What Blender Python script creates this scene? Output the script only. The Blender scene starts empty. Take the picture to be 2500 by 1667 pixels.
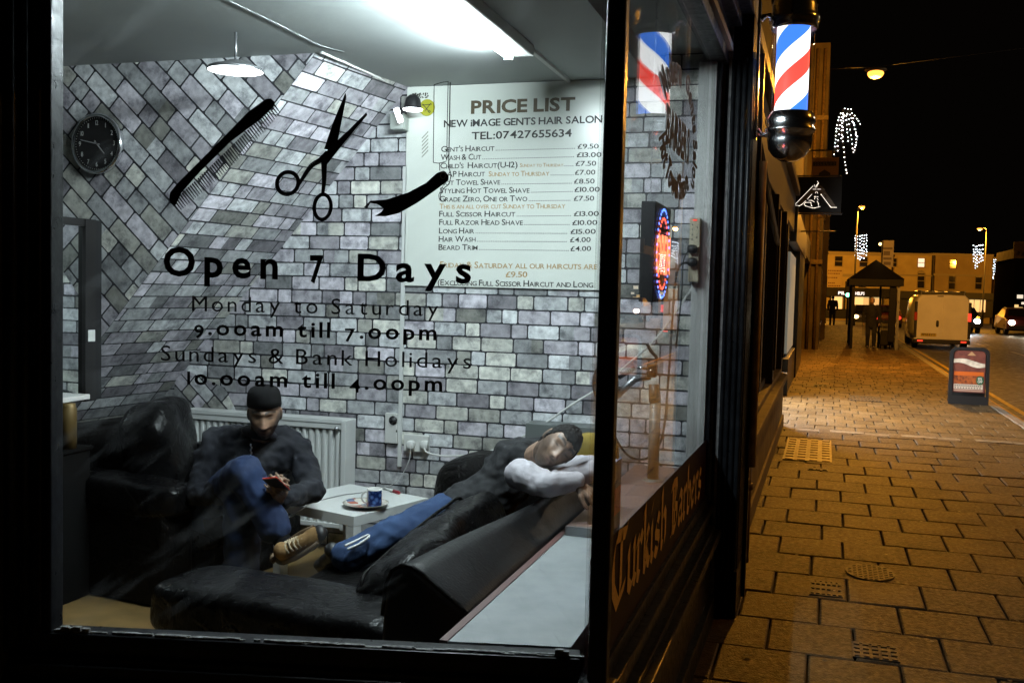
import bpy, bmesh, math, random
import numpy as np
from mathutils import Vector as V, Matrix, noise as mnoise
rnd = random.Random(7)
S = bpy.context.scene
COL = S.collection
R = math.radians

# ---------------- camera, world, exposure ----------------
YAW, PIT, ROLL, FPX, EYE = 17.4, 3.06, 1.43, 2430.0, 1.7
_y, _p, _a = R(YAW), R(PIT), R(ROLL)
CF = V((-math.sin(_y) * math.cos(_p), math.cos(_y) * math.cos(_p), -math.sin(_p)))
_r = V((math.cos(_y), math.sin(_y), 0)); _u = _r.cross(CF)
CR = _r * math.cos(_a) + _u * math.sin(_a)
CU = _u * math.cos(_a) - _r * math.sin(_a)
CC = V((0, 0, EYE))
cam = bpy.data.objects.new('camera', bpy.data.cameras.new('camera')); COL.objects.link(cam)
m = Matrix((CR, CU, -CF)).transposed().to_4x4(); m.translation = CC
cam.matrix_world = m
cam.data.sensor_width = 36; cam.data.lens = 36 * FPX / 2500
cam.data.clip_start = .05; cam.data.clip_end = 600
S.camera = cam
W = bpy.data.worlds.new('World'); S.world = W; W.use_nodes = True
bg = W.node_tree.nodes['Background']
bg.inputs[0].default_value = (1.0, .72, .5, 1); bg.inputs[1].default_value = .0012
S.view_settings.view_transform = 'Standard'; S.view_settings.look = 'None'
S.view_settings.exposure = 0; S.view_settings.gamma = 1
S.cycles.max_bounces = 7; S.cycles.transparent_max_bounces = 16; S.cycles.glossy_bounces = 5
S.cycles.caustics_reflective = False; S.cycles.caustics_refractive = False
S.cycles.sample_clamp_indirect = 4

# pixel of the 2500x1667 photograph -> point of the place (at a depth or on a plane)
def ray(px, py): return CF + CR * ((px - 1250) / FPX) - CU * ((py - 833.5) / FPX)
def at(px, py, D): return CC + ray(px, py) * D
def hx(px, py, x): d = ray(px, py); return CC + d * (x / d.x)
def hy(px, py, y): d = ray(px, py); return CC + d * (y / d.y)
def hz(px, py, z): d = ray(px, py); return CC + d * ((z - EYE) / d.z)
def hplane(px, py, p0, n): d = ray(px, py); return CC + d * ((p0 - CC).dot(n) / d.dot(n))

# ---------------- materials ----------------
def mk(name, c, rough=.5, metal=0, c2=None, ns=6, nd=4, bump=0, bs=60, spec=.5, coat=0, attr=None, stretch=None, rv=0, emit=0):
    M = bpy.data.materials.new(name); M.use_nodes = True
    N, L = M.node_tree.nodes, M.node_tree.links
    b = N['Principled BSDF']
    b.inputs['Roughness'].default_value = rough; b.inputs['Metallic'].default_value = metal
    b.inputs['Specular IOR Level'].default_value = spec; b.inputs['Coat Weight'].default_value = coat
    b.inputs['Base Color'].default_value = (*c, 1)
    tc = N.new('ShaderNodeTexCoord'); vec = tc.outputs['Object']
    if stretch:
        mp = N.new('ShaderNodeMapping'); L.new(vec, mp.inputs[0]); mp.inputs['Scale'].default_value = stretch; vec = mp.outputs[0]
    def nz(scale, det):
        n = N.new('ShaderNodeTexNoise'); n.inputs['Scale'].default_value = scale; n.inputs['Detail'].default_value = det
        L.new(vec, n.inputs['Vector']); return n
    src = None
    if attr:
        at_ = N.new('ShaderNodeVertexColor'); at_.layer_name = attr; src = at_.outputs[0]
    if c2 is not None or attr:
        n = nz(ns, nd); r = N.new('ShaderNodeValToRGB'); L.new(n.outputs[0], r.inputs[0])
        r.color_ramp.elements[0].position = .36; r.color_ramp.elements[1].position = .66
        if attr:
            r.color_ramp.elements[0].color = (.72, .72, .72, 1); r.color_ramp.elements[1].color = (1.1, 1.1, 1.1, 1)
            mx = N.new('ShaderNodeMix'); mx.data_type = 'RGBA'; mx.blend_type = 'MULTIPLY'; mx.inputs[0].default_value = 1
            L.new(src, mx.inputs[6]); L.new(r.outputs[0], mx.inputs[7]); L.new(mx.outputs[2], b.inputs['Base Color'])
            if emit: L.new(src, b.inputs['Emission Color']); b.inputs['Emission Strength'].default_value = emit
        else:
            r.color_ramp.elements[0].color = (*c, 1); r.color_ramp.elements[1].color = (*c2, 1)
            L.new(r.outputs[0], b.inputs['Base Color'])
    if rv:
        n = nz(ns * 2.3, 5); r2 = N.new('ShaderNodeMapRange'); L.new(n.outputs[0], r2.inputs[0])
        r2.inputs[1].default_value = .3; r2.inputs[2].default_value = .7
        r2.inputs[3].default_value = max(.02, rough - rv); r2.inputs[4].default_value = min(1, rough + rv); L.new(r2.outputs[0], b.inputs['Roughness'])
    if bump:
        n = nz(bs, 6); bp = N.new('ShaderNodeBump'); bp.inputs['Strength'].default_value = bump; bp.inputs['Distance'].default_value = .01
        L.new(n.outputs[0], bp.inputs['Height']); L.new(bp.outputs[0], b.inputs['Normal'])
    return M
def glow(name, c, s, attr=None):
    M = bpy.data.materials.new(name); M.use_nodes = True
    b = M.node_tree.nodes['Principled BSDF']; b.inputs['Base Color'].default_value = (*c, 1); b.inputs['Roughness'].default_value = .4
    b.inputs['Emission Color'].default_value = (*c, 1); b.inputs['Emission Strength'].default_value = s
    if attr:
        a = M.node_tree.nodes.new('ShaderNodeVertexColor'); a.layer_name = attr
        M.node_tree.links.new(a.outputs[0], b.inputs['Emission Color']); M.node_tree.links.new(a.outputs[0], b.inputs['Base Color'])
    return M
def glassmat(name, tint=.95, ior=1.5, refl_streaks=.02, rough=0.0, gain=.9):
    M = bpy.data.materials.new(name); M.use_nodes = True
    N, L = M.node_tree.nodes, M.node_tree.links
    N.remove(N['Principled BSDF']); out = N['Material Output']
    tr = N.new('ShaderNodeBsdfTransparent'); tr.inputs[0].default_value = (tint, tint * 1.0, tint * .99, 1)
    gl = N.new('ShaderNodeBsdfGlossy'); gl.inputs['Roughness'].default_value = rough
    lw = N.new('ShaderNodeLayerWeight'); lw.inputs[0].default_value = .5
    pw = N.new('ShaderNodeMath'); pw.operation = 'POWER'; L.new(lw.outputs['Facing'], pw.inputs[0]); pw.inputs[1].default_value = 5
    fr = N.new('ShaderNodeMath'); fr.operation = 'MULTIPLY_ADD'; L.new(pw.outputs[0], fr.inputs[0]); r0 = ((ior - 1) / (ior + 1)) ** 2; fr.inputs[1].default_value = gain; fr.inputs[2].default_value = r0
    mx = N.new('ShaderNodeMixShader'); L.new(fr.outputs[0], mx.inputs[0]); L.new(tr.outputs[0], mx.inputs[1]); L.new(gl.outputs[0], mx.inputs[2])
    last = mx
    if refl_streaks:  # pale diagonal streaks painted to suggest street reflections in the pane
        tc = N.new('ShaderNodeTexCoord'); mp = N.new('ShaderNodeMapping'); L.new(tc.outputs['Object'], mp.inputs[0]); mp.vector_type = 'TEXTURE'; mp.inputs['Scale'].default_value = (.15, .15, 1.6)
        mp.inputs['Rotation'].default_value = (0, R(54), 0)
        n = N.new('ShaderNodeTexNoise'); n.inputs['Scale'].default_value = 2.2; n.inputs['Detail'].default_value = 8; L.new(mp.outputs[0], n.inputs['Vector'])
        r = N.new('ShaderNodeMapRange'); r.inputs[1].default_value = .56; r.inputs[2].default_value = .82; r.inputs[3].default_value = 0; r.inputs[4].default_value = refl_streaks
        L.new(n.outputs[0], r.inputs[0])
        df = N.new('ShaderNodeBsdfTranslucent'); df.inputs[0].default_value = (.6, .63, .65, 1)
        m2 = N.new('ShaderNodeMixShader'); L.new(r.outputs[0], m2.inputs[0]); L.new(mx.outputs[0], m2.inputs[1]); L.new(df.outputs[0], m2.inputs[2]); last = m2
    L.new(last.outputs[0], out.inputs[0]); return M

# ---------------- mesh builder ----------------
def children_origin(p):
    while p.parent: p = p.parent
    return p.location
class MB:
    def __init__(s): s.v = []; s.f = []; s.mi = []; s.sm = []; s.col = []
    def add(s, vs, fs, mi=0, smooth=False, col=None):
        k = len(s.v); s.v.extend([V(q) for q in vs])
        for f in fs: s.f.append([i + k for i in f]); s.mi.append(mi); s.sm.append(smooth); s.col.append(col)
        return s
    def box(s, c, size, rot=None, mi=0, col=None):
        c = V(c); h = V(size) / 2
        vs = [V((x, y, z)) for x in (-h.x, h.x) for y in (-h.y, h.y) for z in (-h.z, h.z)]
        if rot is not None: vs = [rot @ q for q in vs]
        return s.add([q + c for q in vs], [(0, 1, 3, 2), (4, 6, 7, 5), (0, 4, 5, 1), (2, 3, 7, 6), (0, 2, 6, 4), (1, 5, 7, 3)], mi, False, col)
    def b2(s, lo, hi, mi=0, col=None):
        lo, hi = V(lo), V(hi); return s.box((lo + hi) / 2, hi - lo, None, mi, col)
    def prism(s, poly, o, ux, uy, w, mi=0, col=None):          # polygon in (ux,uy) at o, thickened by vector w
        o, ux, uy, w = V(o), V(ux), V(uy), V(w); n = len(poly)
        a = [o + ux * x + uy * y for x, y in poly]
        s.add(a + [q + w for q in a], [list(range(n))[::-1], list(range(n, 2 * n))] + [(i, (i + 1) % n, n + (i + 1) % n, n + i) for i in range(n)], mi, False, col); return s
    def tube(s, pts, r, seg=8, mi=0, smooth=True, caps=True, col=None):
        pts = [V(p) for p in pts]; n = len(pts); rs = r if isinstance(r, (list, tuple)) else [r] * n
        t0 = (pts[1] - pts[0]).normalized(); a = t0.orthogonal().normalized(); vs = []
        for i, p in enumerate(pts):
            t = (pts[min(i + 1, n - 1)] - pts[max(i - 1, 0)]).normalized()
            a = (a - t * a.dot(t)).normalized(); b = t.cross(a)
            for k in range(seg):
                w = 2 * math.pi * k / seg; vs.append(p + (a * math.cos(w) + b * math.sin(w)) * rs[i])
        fs = [(i * seg + k, i * seg + (k + 1) % seg, (i + 1) * seg + (k + 1) % seg, (i + 1) * seg + k) for i in range(n - 1) for k in range(seg)]
        s.add(vs, fs, mi, smooth, col)
        if caps: s.add(vs[:seg], [list(range(seg))[::-1]], mi, False, col); s.add(vs[-seg:], [list(range(seg))], mi, False, col)
        return s
    def lathe(s, prof, c, seg=32, mi=0, rot=None, smooth=True, col=None):
        c = V(c); vs = []
        for r, z in prof:
            for k in range(seg):
                w = 2 * math.pi * k / seg; q = V((r * math.cos(w), r * math.sin(w), z)); vs.append((rot @ q if rot is not None else q) + c)
        fs = [(i * seg + k, i * seg + (k + 1) % seg, (i + 1) * seg + (k + 1) % seg, (i + 1) * seg + k) for i in range(len(prof) - 1) for k in range(seg)]
        return s.add(vs, fs, mi, smooth, col)
    def ball(s, c, r, rot=None, seg=16, rings=10, mi=0, e=1.0, col=None):   # ellipsoid; e<1 squares it off
        c = V(c); r = V(r) if not isinstance(r, (int, float)) else V((r, r, r)); vs = []
        sp = lambda x: math.copysign(abs(x) ** e, x)
        for i in range(rings + 1):
            ph = -math.pi / 2 + math.pi * i / rings
            for k in range(seg):
                w = 2 * math.pi * k / seg; q = V((r.x * sp(math.cos(ph)) * sp(math.cos(w)), r.y * sp(math.cos(ph)) * sp(math.sin(w)), r.z * sp(math.sin(ph))))
                vs.append((rot @ q if rot is not None else q) + c)
        fs = [(i * seg + k, i * seg + (k + 1) % seg, (i + 1) * seg + (k + 1) % seg, (i + 1) * seg + k) for i in range(rings) for k in range(seg)]
        return s.add(vs, fs, mi, True, col)
    def cap(s, a, b, ra, rb, seg=14):
        a, b = V(a), V(b); s.ball(a, ra, None, seg, 8); s.ball(b, rb, None, seg, 8)
        if (b - a).length > 1e-4: s.tube([a, b], [ra, rb], seg)
        return s
    def build(s, name, mats, parent=None, bevel=0, seg=2, loc=None):
        mats = mats if isinstance(mats, (list, tuple)) else [mats]
        if parent is not None: o0 = V(children_origin(parent))
        elif loc is not None: o0 = V(loc)
        else:
            lo = V([min(q[i] for q in s.v) for i in range(3)]); hi = V([max(q[i] for q in s.v) for i in range(3)])
            o0 = V(((lo.x + hi.x) / 2, (lo.y + hi.y) / 2, lo.z))
        me = bpy.data.meshes.new(name); me.from_pydata([q - o0 for q in s.v], [], s.f)
        for M in mats: me.materials.append(M)
        me.polygons.foreach_set('material_index', s.mi); me.polygons.foreach_set('use_smooth', s.sm)
        if any(c is not None for c in s.col):
            ca = me.color_attributes.new('Col', 'FLOAT_COLOR', 'CORNER'); arr = np.ones((len(me.loops), 4), np.float32)
            for p, c in zip(me.polygons, s.col):
                if c is not None: arr[p.loop_start:p.loop_start + p.loop_total, :3] = c
            ca.data.foreach_set('color', arr.ravel())
        bm = bmesh.new(); bm.from_mesh(me)
        bmesh.ops.remove_doubles(bm, verts=bm.verts, dist=1e-6)
        bmesh.ops.recalc_face_normals(bm, faces=bm.faces); bm.to_mesh(me); bm.free()
        o = bpy.data.objects.new(name, me); COL.objects.link(o)
        if parent is not None: o.parent = parent
        else: o.location = o0
        if bevel:
            md = o.modifiers.new('bevel', 'BEVEL'); md.width = bevel; md.segments = seg; md.limit_method = 'ANGLE'; md.angle_limit = R(40)
        return o
def tag(o, label=None, cat=None, group=None, kind=None):
    if label: o['label'] = label
    if cat: o['category'] = cat
    if group: o['group'] = group
    if kind: o['kind'] = kind
    return o
def thing(name, label, cat, loc, group=None):
    o = bpy.data.objects.new(name, None); COL.objects.link(o); o.location = V(loc); o.empty_display_size = .1
    return tag(o, label, cat, group)
def dup(root, loc, label=None, group=None, rz=0):
    r = root.copy(); COL.objects.link(r); r.location = V(loc); r.rotation_euler = (0, 0, rz)
    if label: r['label'] = label
    if group: r['group'] = group
    def rec(a, b):
        for ch in list(a.children):
            c = ch.copy(); COL.objects.link(c); c.parent = b; rec(ch, c)
    rec(root, r); return r
def bez(pts, n=8):                                   # Catmull-Rom through points
    pts = [V(p) for p in pts]; out = []
    for i in range(len(pts) - 1):
        a, b, c, d = pts[max(i - 1, 0)], pts[i], pts[i + 1], pts[min(i + 2, len(pts) - 1)]
        for k in range(n):
            t = k / n; out.append(.5 * ((2 * b) + (c - a) * t + (2 * a - 5 * b + 4 * c - d) * t * t + (3 * b - a - 3 * c + d) * t ** 3))
    return out + [pts[-1]]

# ---------------- lettering ----------------
_G = {}
def glyph(ch, bold=0):
    k = (ch, bold)
    if k not in _G:
        cu = bpy.data.curves.new('t', 'FONT'); cu.body = ch; cu.resolution_u = 3; cu.offset = bold
        ob = bpy.data.objects.new('t', cu); COL.objects.link(ob)
        dg = bpy.context.evaluated_depsgraph_get(); dg.update()
        me = ob.evaluated_get(dg).to_mesh()
        vs = [(q.co.x, q.co.y) for q in me.vertices]; fs = [list(p.vertices) for p in me.polygons]
        ob.evaluated_get(dg).to_mesh_clear(); bpy.data.objects.remove(ob); bpy.data.curves.remove(cu)
        x0 = min((q[0] for q in vs), default=0); x1 = max((q[0] for q in vs), default=.25)
        _G[k] = ([(x - x0, y) for x, y in vs], fs, x1 - x0)
    return _G[k]
CAPH = None
def layout(t, track=.09, small=0, bold=0, old=False, space=.3):
    """-> list of (glyph, x, sx, sy, dy), width; unit = cap height"""
    global CAPH
    if CAPH is None: CAPH = max(y for x, y in glyph('H')[0])
    out = []; x = 0
    for ch in t:
        if ch == ' ': x += space; continue
        sc = 1; dy = 0; c = ch
        if small and ch.islower(): c = ch.upper(); sc = small
        if old and ch.isdigit():
            if ch == '0': c = 'o'
            else: sc = .84; dy = -.22 if ch in '3457 9' else 0
        g = glyph(c, bold); out.append((g, x, sc / CAPH, dy)); x += g[2] * sc / CAPH + track
    return out, x - track
def text(mb, t, A, B, up, n, cap, off=.002, mi=0, col=None, **kw):
    """writes t from A to B (baseline), cap height cap"""
    A, B, up, n = V(A), V(B), V(up), V(n); L, w = layout(t, **kw); d = (B - A) / w
    for g, x, sc, dy in L:
        mb.add([A + d * (x + gx * sc) + up * ((gy * sc + dy) * cap) + n * off for gx, gy in g[0]], g[1], mi, False, col)
def textwords(name, M, parent, t, A, B, up, n, cap, off=.002, **kw):   # one mesh per word
    A, B, up, n = V(A), V(B), V(up), V(n); L, w = layout(t, **kw); d = (B - A) / w; words = t.split(' '); i = 0
    for wd in words:
        mb = MB()
        for g, x, sc, dy in L[i:i + len(wd)]: mb.add([A + d * (x + gx * sc) + up * ((gy * sc + dy) * cap) + n * off for gx, gy in g[0]], g[1])
        i += len(wd)
        if mb.v: mb.build(name, M, parent)
def textc(mb, t, C, ux, up, n, cap, wide=1, off=.002, mi=0, col=None, **kw):
    L, w = layout(t, **kw); h = V(ux) * (w * cap * wide / 2); text(mb, t, V(C) - h, V(C) + h, up, n, cap, off, mi, col, **kw)
def arctext(mb, t, C, ux, up, n, rad, a0, a1, cap, off=.002, mi=0, top=True, **kw):
    C, ux, up, n = V(C), V(ux), V(up), V(n); L, w = layout(t, **kw)
    for g, x, sc, dy in L:
        ang = a0 + (a1 - a0) * (x + g[2] * sc / 2) / w
        er = ux * math.cos(ang) + up * math.sin(ang); et = (ux * math.sin(ang) - up * math.cos(ang)) * (1 if top else -1)
        rr = er if top else -er; k = abs(a1 - a0) * rad / w; bx = C + er * rad
        mb.add([bx + et * ((gx - g[2] / 2) * sc * k) + rr * (gy * sc * cap) + n * off for gx, gy in g[0]], g[1], mi)
def strokes(mb, polys, A, ux, uy, n, wd, off=.002, mi=0):   # thin strips along 2-D polylines
    A, ux, uy, n = V(A), V(ux), V(uy), V(n)
    for pl in polys:
        for (x0, y0), (x1, y1) in zip(pl, pl[1:]):
            d = V((x1 - x0, y1 - y0)); l = d.length
            if l < 1e-6: continue
            d /= l; q = V((-d.y, d.x)) * wd / 2; e = d * wd * .4
            c = [(x0 - e.x + q.x, y0 - e.y + q.y), (x0 - e.x - q.x, y0 - e.y - q.y), (x1 + e.x - q.x, y1 + e.y - q.y), (x1 + e.x + q.x, y1 + e.y + q.y)]
            mb.add([A + ux * x + uy * y + n * off for x, y in c], [(0, 1, 2, 3)], mi)

# ---------------- soft bodies: fused tapered limbs ----------------
def blob(name, mb, voxel, mats, parent, smooth=3, nz=(0, 1), paint=None, zsq=None):
    me = bpy.data.meshes.new('b'); me.from_pydata(mb.v, [], mb.f)
    o = bpy.data.objects.new('b', me); COL.objects.link(o)
    md = o.modifiers.new('r', 'REMESH'); md.mode = 'VOXEL'; md.voxel_size = voxel; md.use_smooth_shade = True
    if smooth: ms = o.modifiers.new('s', 'SMOOTH'); ms.factor = .5; ms.iterations = smooth
    dg = bpy.context.evaluated_depsgraph_get(); dg.update()
    m2 = bpy.data.meshes.new_from_object(o.evaluated_get(dg)); bpy.data.objects.remove(o)
    o0 = V(children_origin(parent)) if parent is not None else V((0, 0, 0))
    if nz[0]:
        nrm = [q.normal.copy() for q in m2.vertices]
        for q, nn in zip(m2.vertices, nrm):
            p = q.co * nz[1]; q.co += nn * nz[0] * (mnoise.noise(p) + .5 * mnoise.noise(p * 2.1) - .3 * abs(mnoise.noise(p * 1.3 + V((5, 2, 1)))))
    if paint:
        ca = m2.color_attributes.new('Col', 'FLOAT_COLOR', 'POINT')
        arr = np.ones((len(m2.vertices), 4), np.float32)
        for i, q in enumerate(m2.vertices): arr[i, :3] = paint(q.co)
        ca.data.foreach_set('color', arr.ravel())
    for q in m2.vertices: q.co -= o0
    m2.materials.clear()
    for M in (mats if isinstance(mats, (list, tuple)) else [mats]): m2.materials.append(M)
    m2.polygons.foreach_set('use_smooth', [True] * len(m2.polygons)); m2.name = name
    ob = bpy.data.objects.new(name, m2); COL.objects.link(ob)
    if parent is not None: ob.parent = parent
    return ob
def gs(x, s): return math.exp(-(x / s) ** 2)
def headmesh(mb, c, fwd, up, k=1.0):
    """a head with sockets, nose, lips and ears, face towards fwd; returns the local frame"""
    c, f, u = V(c), V(fwd).normalized(), V(up); r = f.cross(u).normalized(); u = r.cross(f)
    seg, rings = 96, 72; vs = []
    for i in range(rings + 1):
        ph = -math.pi / 2 + math.pi * i / rings
        for j in range(seg):
            w = 2 * math.pi * j / seg
            x, y, z = .074 * math.cos(ph) * math.cos(w), .096 * math.cos(ph) * math.sin(w), .118 * math.sin(ph)
            if z < 0: x *= 1 - .28 * min(1, -z / .11) ** 1.4
            if y < 0 and z < -.03: y *= 1 - .45 * min(1, (-z - .03) / .07)
            if y > 0:
                if z < -.02: y += .012 * min(1, (-z - .02) / .05) * (y / .096)
                y -= .012 * gs(abs(x) - .032, .017) * gs(z - .014, .013)
                y += .005 * gs(abs(x) - .032, .013) * gs(z - .009, .008)
                y += .009 * gs(z - .036, .010) * gs(x, .05)
                y += .007 * gs(abs(x) - .044, .018) * gs(z + .022, .018)
                y -= .005 * gs(abs(x) - .04, .016) * gs(z + .055, .02)
                t = min(1, max(0, (.03 - z) / .058)); nose = t ** 1.2 if z > -.03 else max(0, 1 - (-.03 - z) / .012)
                y += .030 * nose * gs(x, .0105 + .006 * t)
                y += .006 * gs(abs(x) - .014, .008) * gs(z + .027, .009)
                y += .005 * gs(x, .024) * (gs(z + .056, .006) + gs(z + .069, .007)) - .004 * gs(z + .0625, .003) * gs(x, .024)
                y += .009 * gs(z + .098, .016) * gs(x, .026)
            vs.append(c + (r * x + f * y + u * z) * k)
    fs = [(i * seg + j, i * seg + (j + 1) % seg, (i + 1) * seg + (j + 1) % seg, (i + 1) * seg + j) for i in range(rings) for j in range(seg)]
    mb.add(vs, fs, 0, True)
    Rm = Matrix((r, f, u)).transposed()
    for sx in (-1, 1):
        mb.ball(c + (r * sx * .075 - f * .008 + u * .002) * k, (.009 * k, .02 * k, .032 * k), Rm @ Matrix.Rotation(.25 * sx, 3, 'Z'), 12, 8)
    return lambda p: V(((p - c).dot(r), (p - c).dot(f), (p - c).dot(u))) / k
def hand(mb, w, d, n, s, curl=.5, k=1.0, spread=.02, thumb=.6):
    """wrist w, direction d, palm normal n, s = thumb side: palm, four fingers of unequal length, thumb"""
    w, d, n0 = V(w), V(d).normalized(), V(n); n0 = (n0 - d * n0.dot(d)).normalized(); n = n0; t = d.cross(n) * s
    for i in range(4):
        q = w + (d * .088 + t * (.031 - .0205 * i) * 1.0) * k
        mb.cap(w + t * (.014 - .009 * i) * k, q, .0125 * k, .0105 * k, 10)
        dd = (d + t * (.10 - .07 * i)).normalized(); ax = dd.cross(n0).normalized(); r0 = .0093 - .0006 * i; a = curl * (.75 + .12 * i)
        for j, L in enumerate((.042, .027, .021)):
            dd = Matrix.Rotation(a, 3, ax) @ dd; a = curl * (1.0, .8, .6)[j]
            e = q + dd * L * (1.0, 1.1, 1.02, .82)[i] * k
            mb.cap(q, e, (r0 - .0007 * j) * k, (r0 - .0007 * (j + 1)) * k, 10); q = e
    b = w + (d * .025 + t * .018) * k; e1 = b + (d * .035 + t * .03 + n * .012) * k; e2 = e1 + (d * .03 * (1.2 - thumb * .3) + t * .008 + n * .02 * thumb) * k; e3 = e2 + (d * .022 + n * .012 * thumb) * k
    mb.cap(b, e1, .014 * k, .0115 * k, 10); mb.cap(e1, e2, .0115 * k, .0105 * k, 10); mb.cap(e2, e3, .0105 * k, .0085 * k, 10)
def limb(mb, pts, rs):
    for a, b, ra, rb in zip(pts, pts[1:], rs, rs[1:]): mb.cap(a, b, ra, rb)
def soft(mb, c, size, rot=None, e=.45, amp=0, fr=6, seg=64, rings=40, mi=0):   # a stuffed cushion
    k = len(mb.v); c = V(c); h = V(size) / 2; pw = 2 / e; n = 22; idx = {}; vs = []; fs = []
    def vid(p):
        key = tuple(round(q * n) for q in p)
        if key not in idx:
            q = V(p); l = (abs(q.x) ** pw + abs(q.y) ** pw + abs(q.z) ** pw) ** (1 / pw); q = V((q.x / l * h.x, q.y / l * h.y, q.z / l * h.z))
            idx[key] = len(vs); vs.append((rot @ q if rot is not None else q) + c)
        return idx[key]
    sm = lambda i: math.sin((2 * i / n - 1) * math.pi / 2) * .5 + (2 * i / n - 1) * .5
    for ax in range(3):
        for sg in (-1, 1):
            for i in range(n):
                for j in range(n):
                    Q = []
                    for a, b in ((i, j), (i + 1, j), (i + 1, j + 1), (i, j + 1)):
                        p = [0, 0, 0]; p[ax] = sg; p[(ax + 1) % 3] = 2 * a / n - 1; p[(ax + 2) % 3] = 2 * b / n - 1; Q.append(vid(p))
                    fs.append(Q)
    mb.add(vs, fs, mi, True)
    if amp:
        for i in range(k, len(mb.v)):
            p = mb.v[i]; q = p * fr; mb.v[i] = p + V((mnoise.noise(q), mnoise.noise(q + V((9, 1, 3))), mnoise.noise(q + V((2, 7, 5))))) * amp
# ---------------- materials used in several places ----------------
M_BLACK = mk('black_gloss_paint', (.006, .0065, .008), .36, c2=(.012, .013, .015), ns=14, bump=.2, bs=25, rv=.1, spec=.16)
M_BLACK2 = mk('black_worn_paint', (.006, .006, .007), .4, c2=(.012, .012, .013), ns=9, bump=.25, bs=40, rv=.15)
M_VINYL = mk('black_vinyl', (.004, .004, .005), .45)
M_WHITE = mk('white_gloss', (.72, .74, .72), .35, c2=(.66, .68, .66), ns=5, bump=.04, bs=90)
M_WHITE2 = mk('white_plastic', (.70, .71, .68), .35)
M_CEIL = mk('ceiling_paint', (.42, .455, .44), .8, c2=(.37, .40, .39), ns=1.7, nd=6, bump=.08, bs=30)
M_PLAST = mk('plaster', (.16, .17, .17), .8, c2=(.12, .13, .13), ns=3)
M_LEATH = mk('black_leather', (.0022, .0022, .0025), .29, c2=(.0045, .0044, .0045), ns=5, bump=.22, bs=95, rv=.08, spec=.15)
M_LEATH2 = mk('worn_leather', (.0024, .0022, .0021), .45, c2=(.005, .0046, .0044), ns=7, bump=.25, bs=70, rv=.08, spec=.09)
M_CHROME = mk('chrome', (.85, .86, .88), .17, 1)
M_STEEL = mk('dull_steel', (.32, .33, .34), .35, .8, rv=.1, ns=10)
def wrinkle(M, sc, st):
    N, L = M.node_tree.nodes, M.node_tree.links; b = N['Principled BSDF']; old = b.inputs['Normal'].links[0].from_socket
    tc = N.new('ShaderNodeTexCoord'); n = N.new('ShaderNodeTexNoise'); n.inputs['Scale'].default_value = sc; n.inputs['Detail'].default_value = 3; n.inputs['Distortion'].default_value = 1.6; L.new(tc.outputs['Object'], n.inputs['Vector'])
    m = N.new('ShaderNodeMath'); m.operation = 'SUBTRACT'; L.new(n.outputs[0], m.inputs[0]); m.inputs[1].default_value = .5; a = N.new('ShaderNodeMath'); a.operation = 'ABSOLUTE'; L.new(m.outputs[0], a.inputs[0])
    p = N.new('ShaderNodeBump'); p.inputs['Strength'].default_value = st; p.inputs['Distance'].default_value = .03; L.new(a.outputs[0], p.inputs['Height']); L.new(old, p.inputs['Normal']); L.new(p.outputs[0], b.inputs['Normal'])
wrinkle(M_LEATH, 6, .45); wrinkle(M_LEATH2, 9, .6)
M_RUB = mk('black_rubber', (.012, .012, .013), .5)
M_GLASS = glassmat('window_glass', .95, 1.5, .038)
M_GLASS2 = glassmat('side_glass', .95, 1.45, .0, 0.0, .72)
M_DGLASS = glassmat('dark_shop_glass', .85, 1.55, .0)
M_SOFAB = mk('back_leather', (.006, .0065, .007), .36, c2=(.010, .0105, .011), ns=5, bump=.2, bs=95, rv=.08, spec=.2)
M_FLOOR = mk('floor_vinyl', (.26, .165, .06), .5, c2=(.20, .125, .045), ns=9, bump=.05)

# ---------------- brick wallpaper: every printed brick has its own tone ----------------
def clip_poly(P, Q):
    """clip polygon P by convex counter-clockwise polygon Q (2-D)"""
    for (ax, ay), (bx, by) in zip(Q, Q[1:] + Q[:1]):
        out = []; ins = lambda p: (bx - ax) * (p[1] - ay) - (by - ay) * (p[0] - ax) >= -1e-9
        for p, q in zip(P, P[1:] + P[:1]):
            a, b = ins(p), ins(q)
            if a: out.append(p)
            if a != b:
                d1 = (bx - ax) * (p[1] - ay) - (by - ay) * (p[0] - ax); d2 = (bx - ax) * (q[1] - ay) - (by - ay) * (q[0] - ax)
                t = d1 / (d1 - d2); out.append((p[0] + (q[0] - p[0]) * t, p[1] + (q[1] - p[1]) * t))
        P = out
        if len(P) < 3: return []
    return P
def brick_tone(rg):
    t = rg.random(); v = .24 + .66 * t ** 1.15
    h = rg.random()
    if h < .36: c = (v * .98, v * .945, v * 1.03)
    elif h < .58: c = (v * 1.0, v * 1.01, v * .92)
    else: c = (v * .97, v * 1.0, v * 1.02)
    return c
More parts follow.
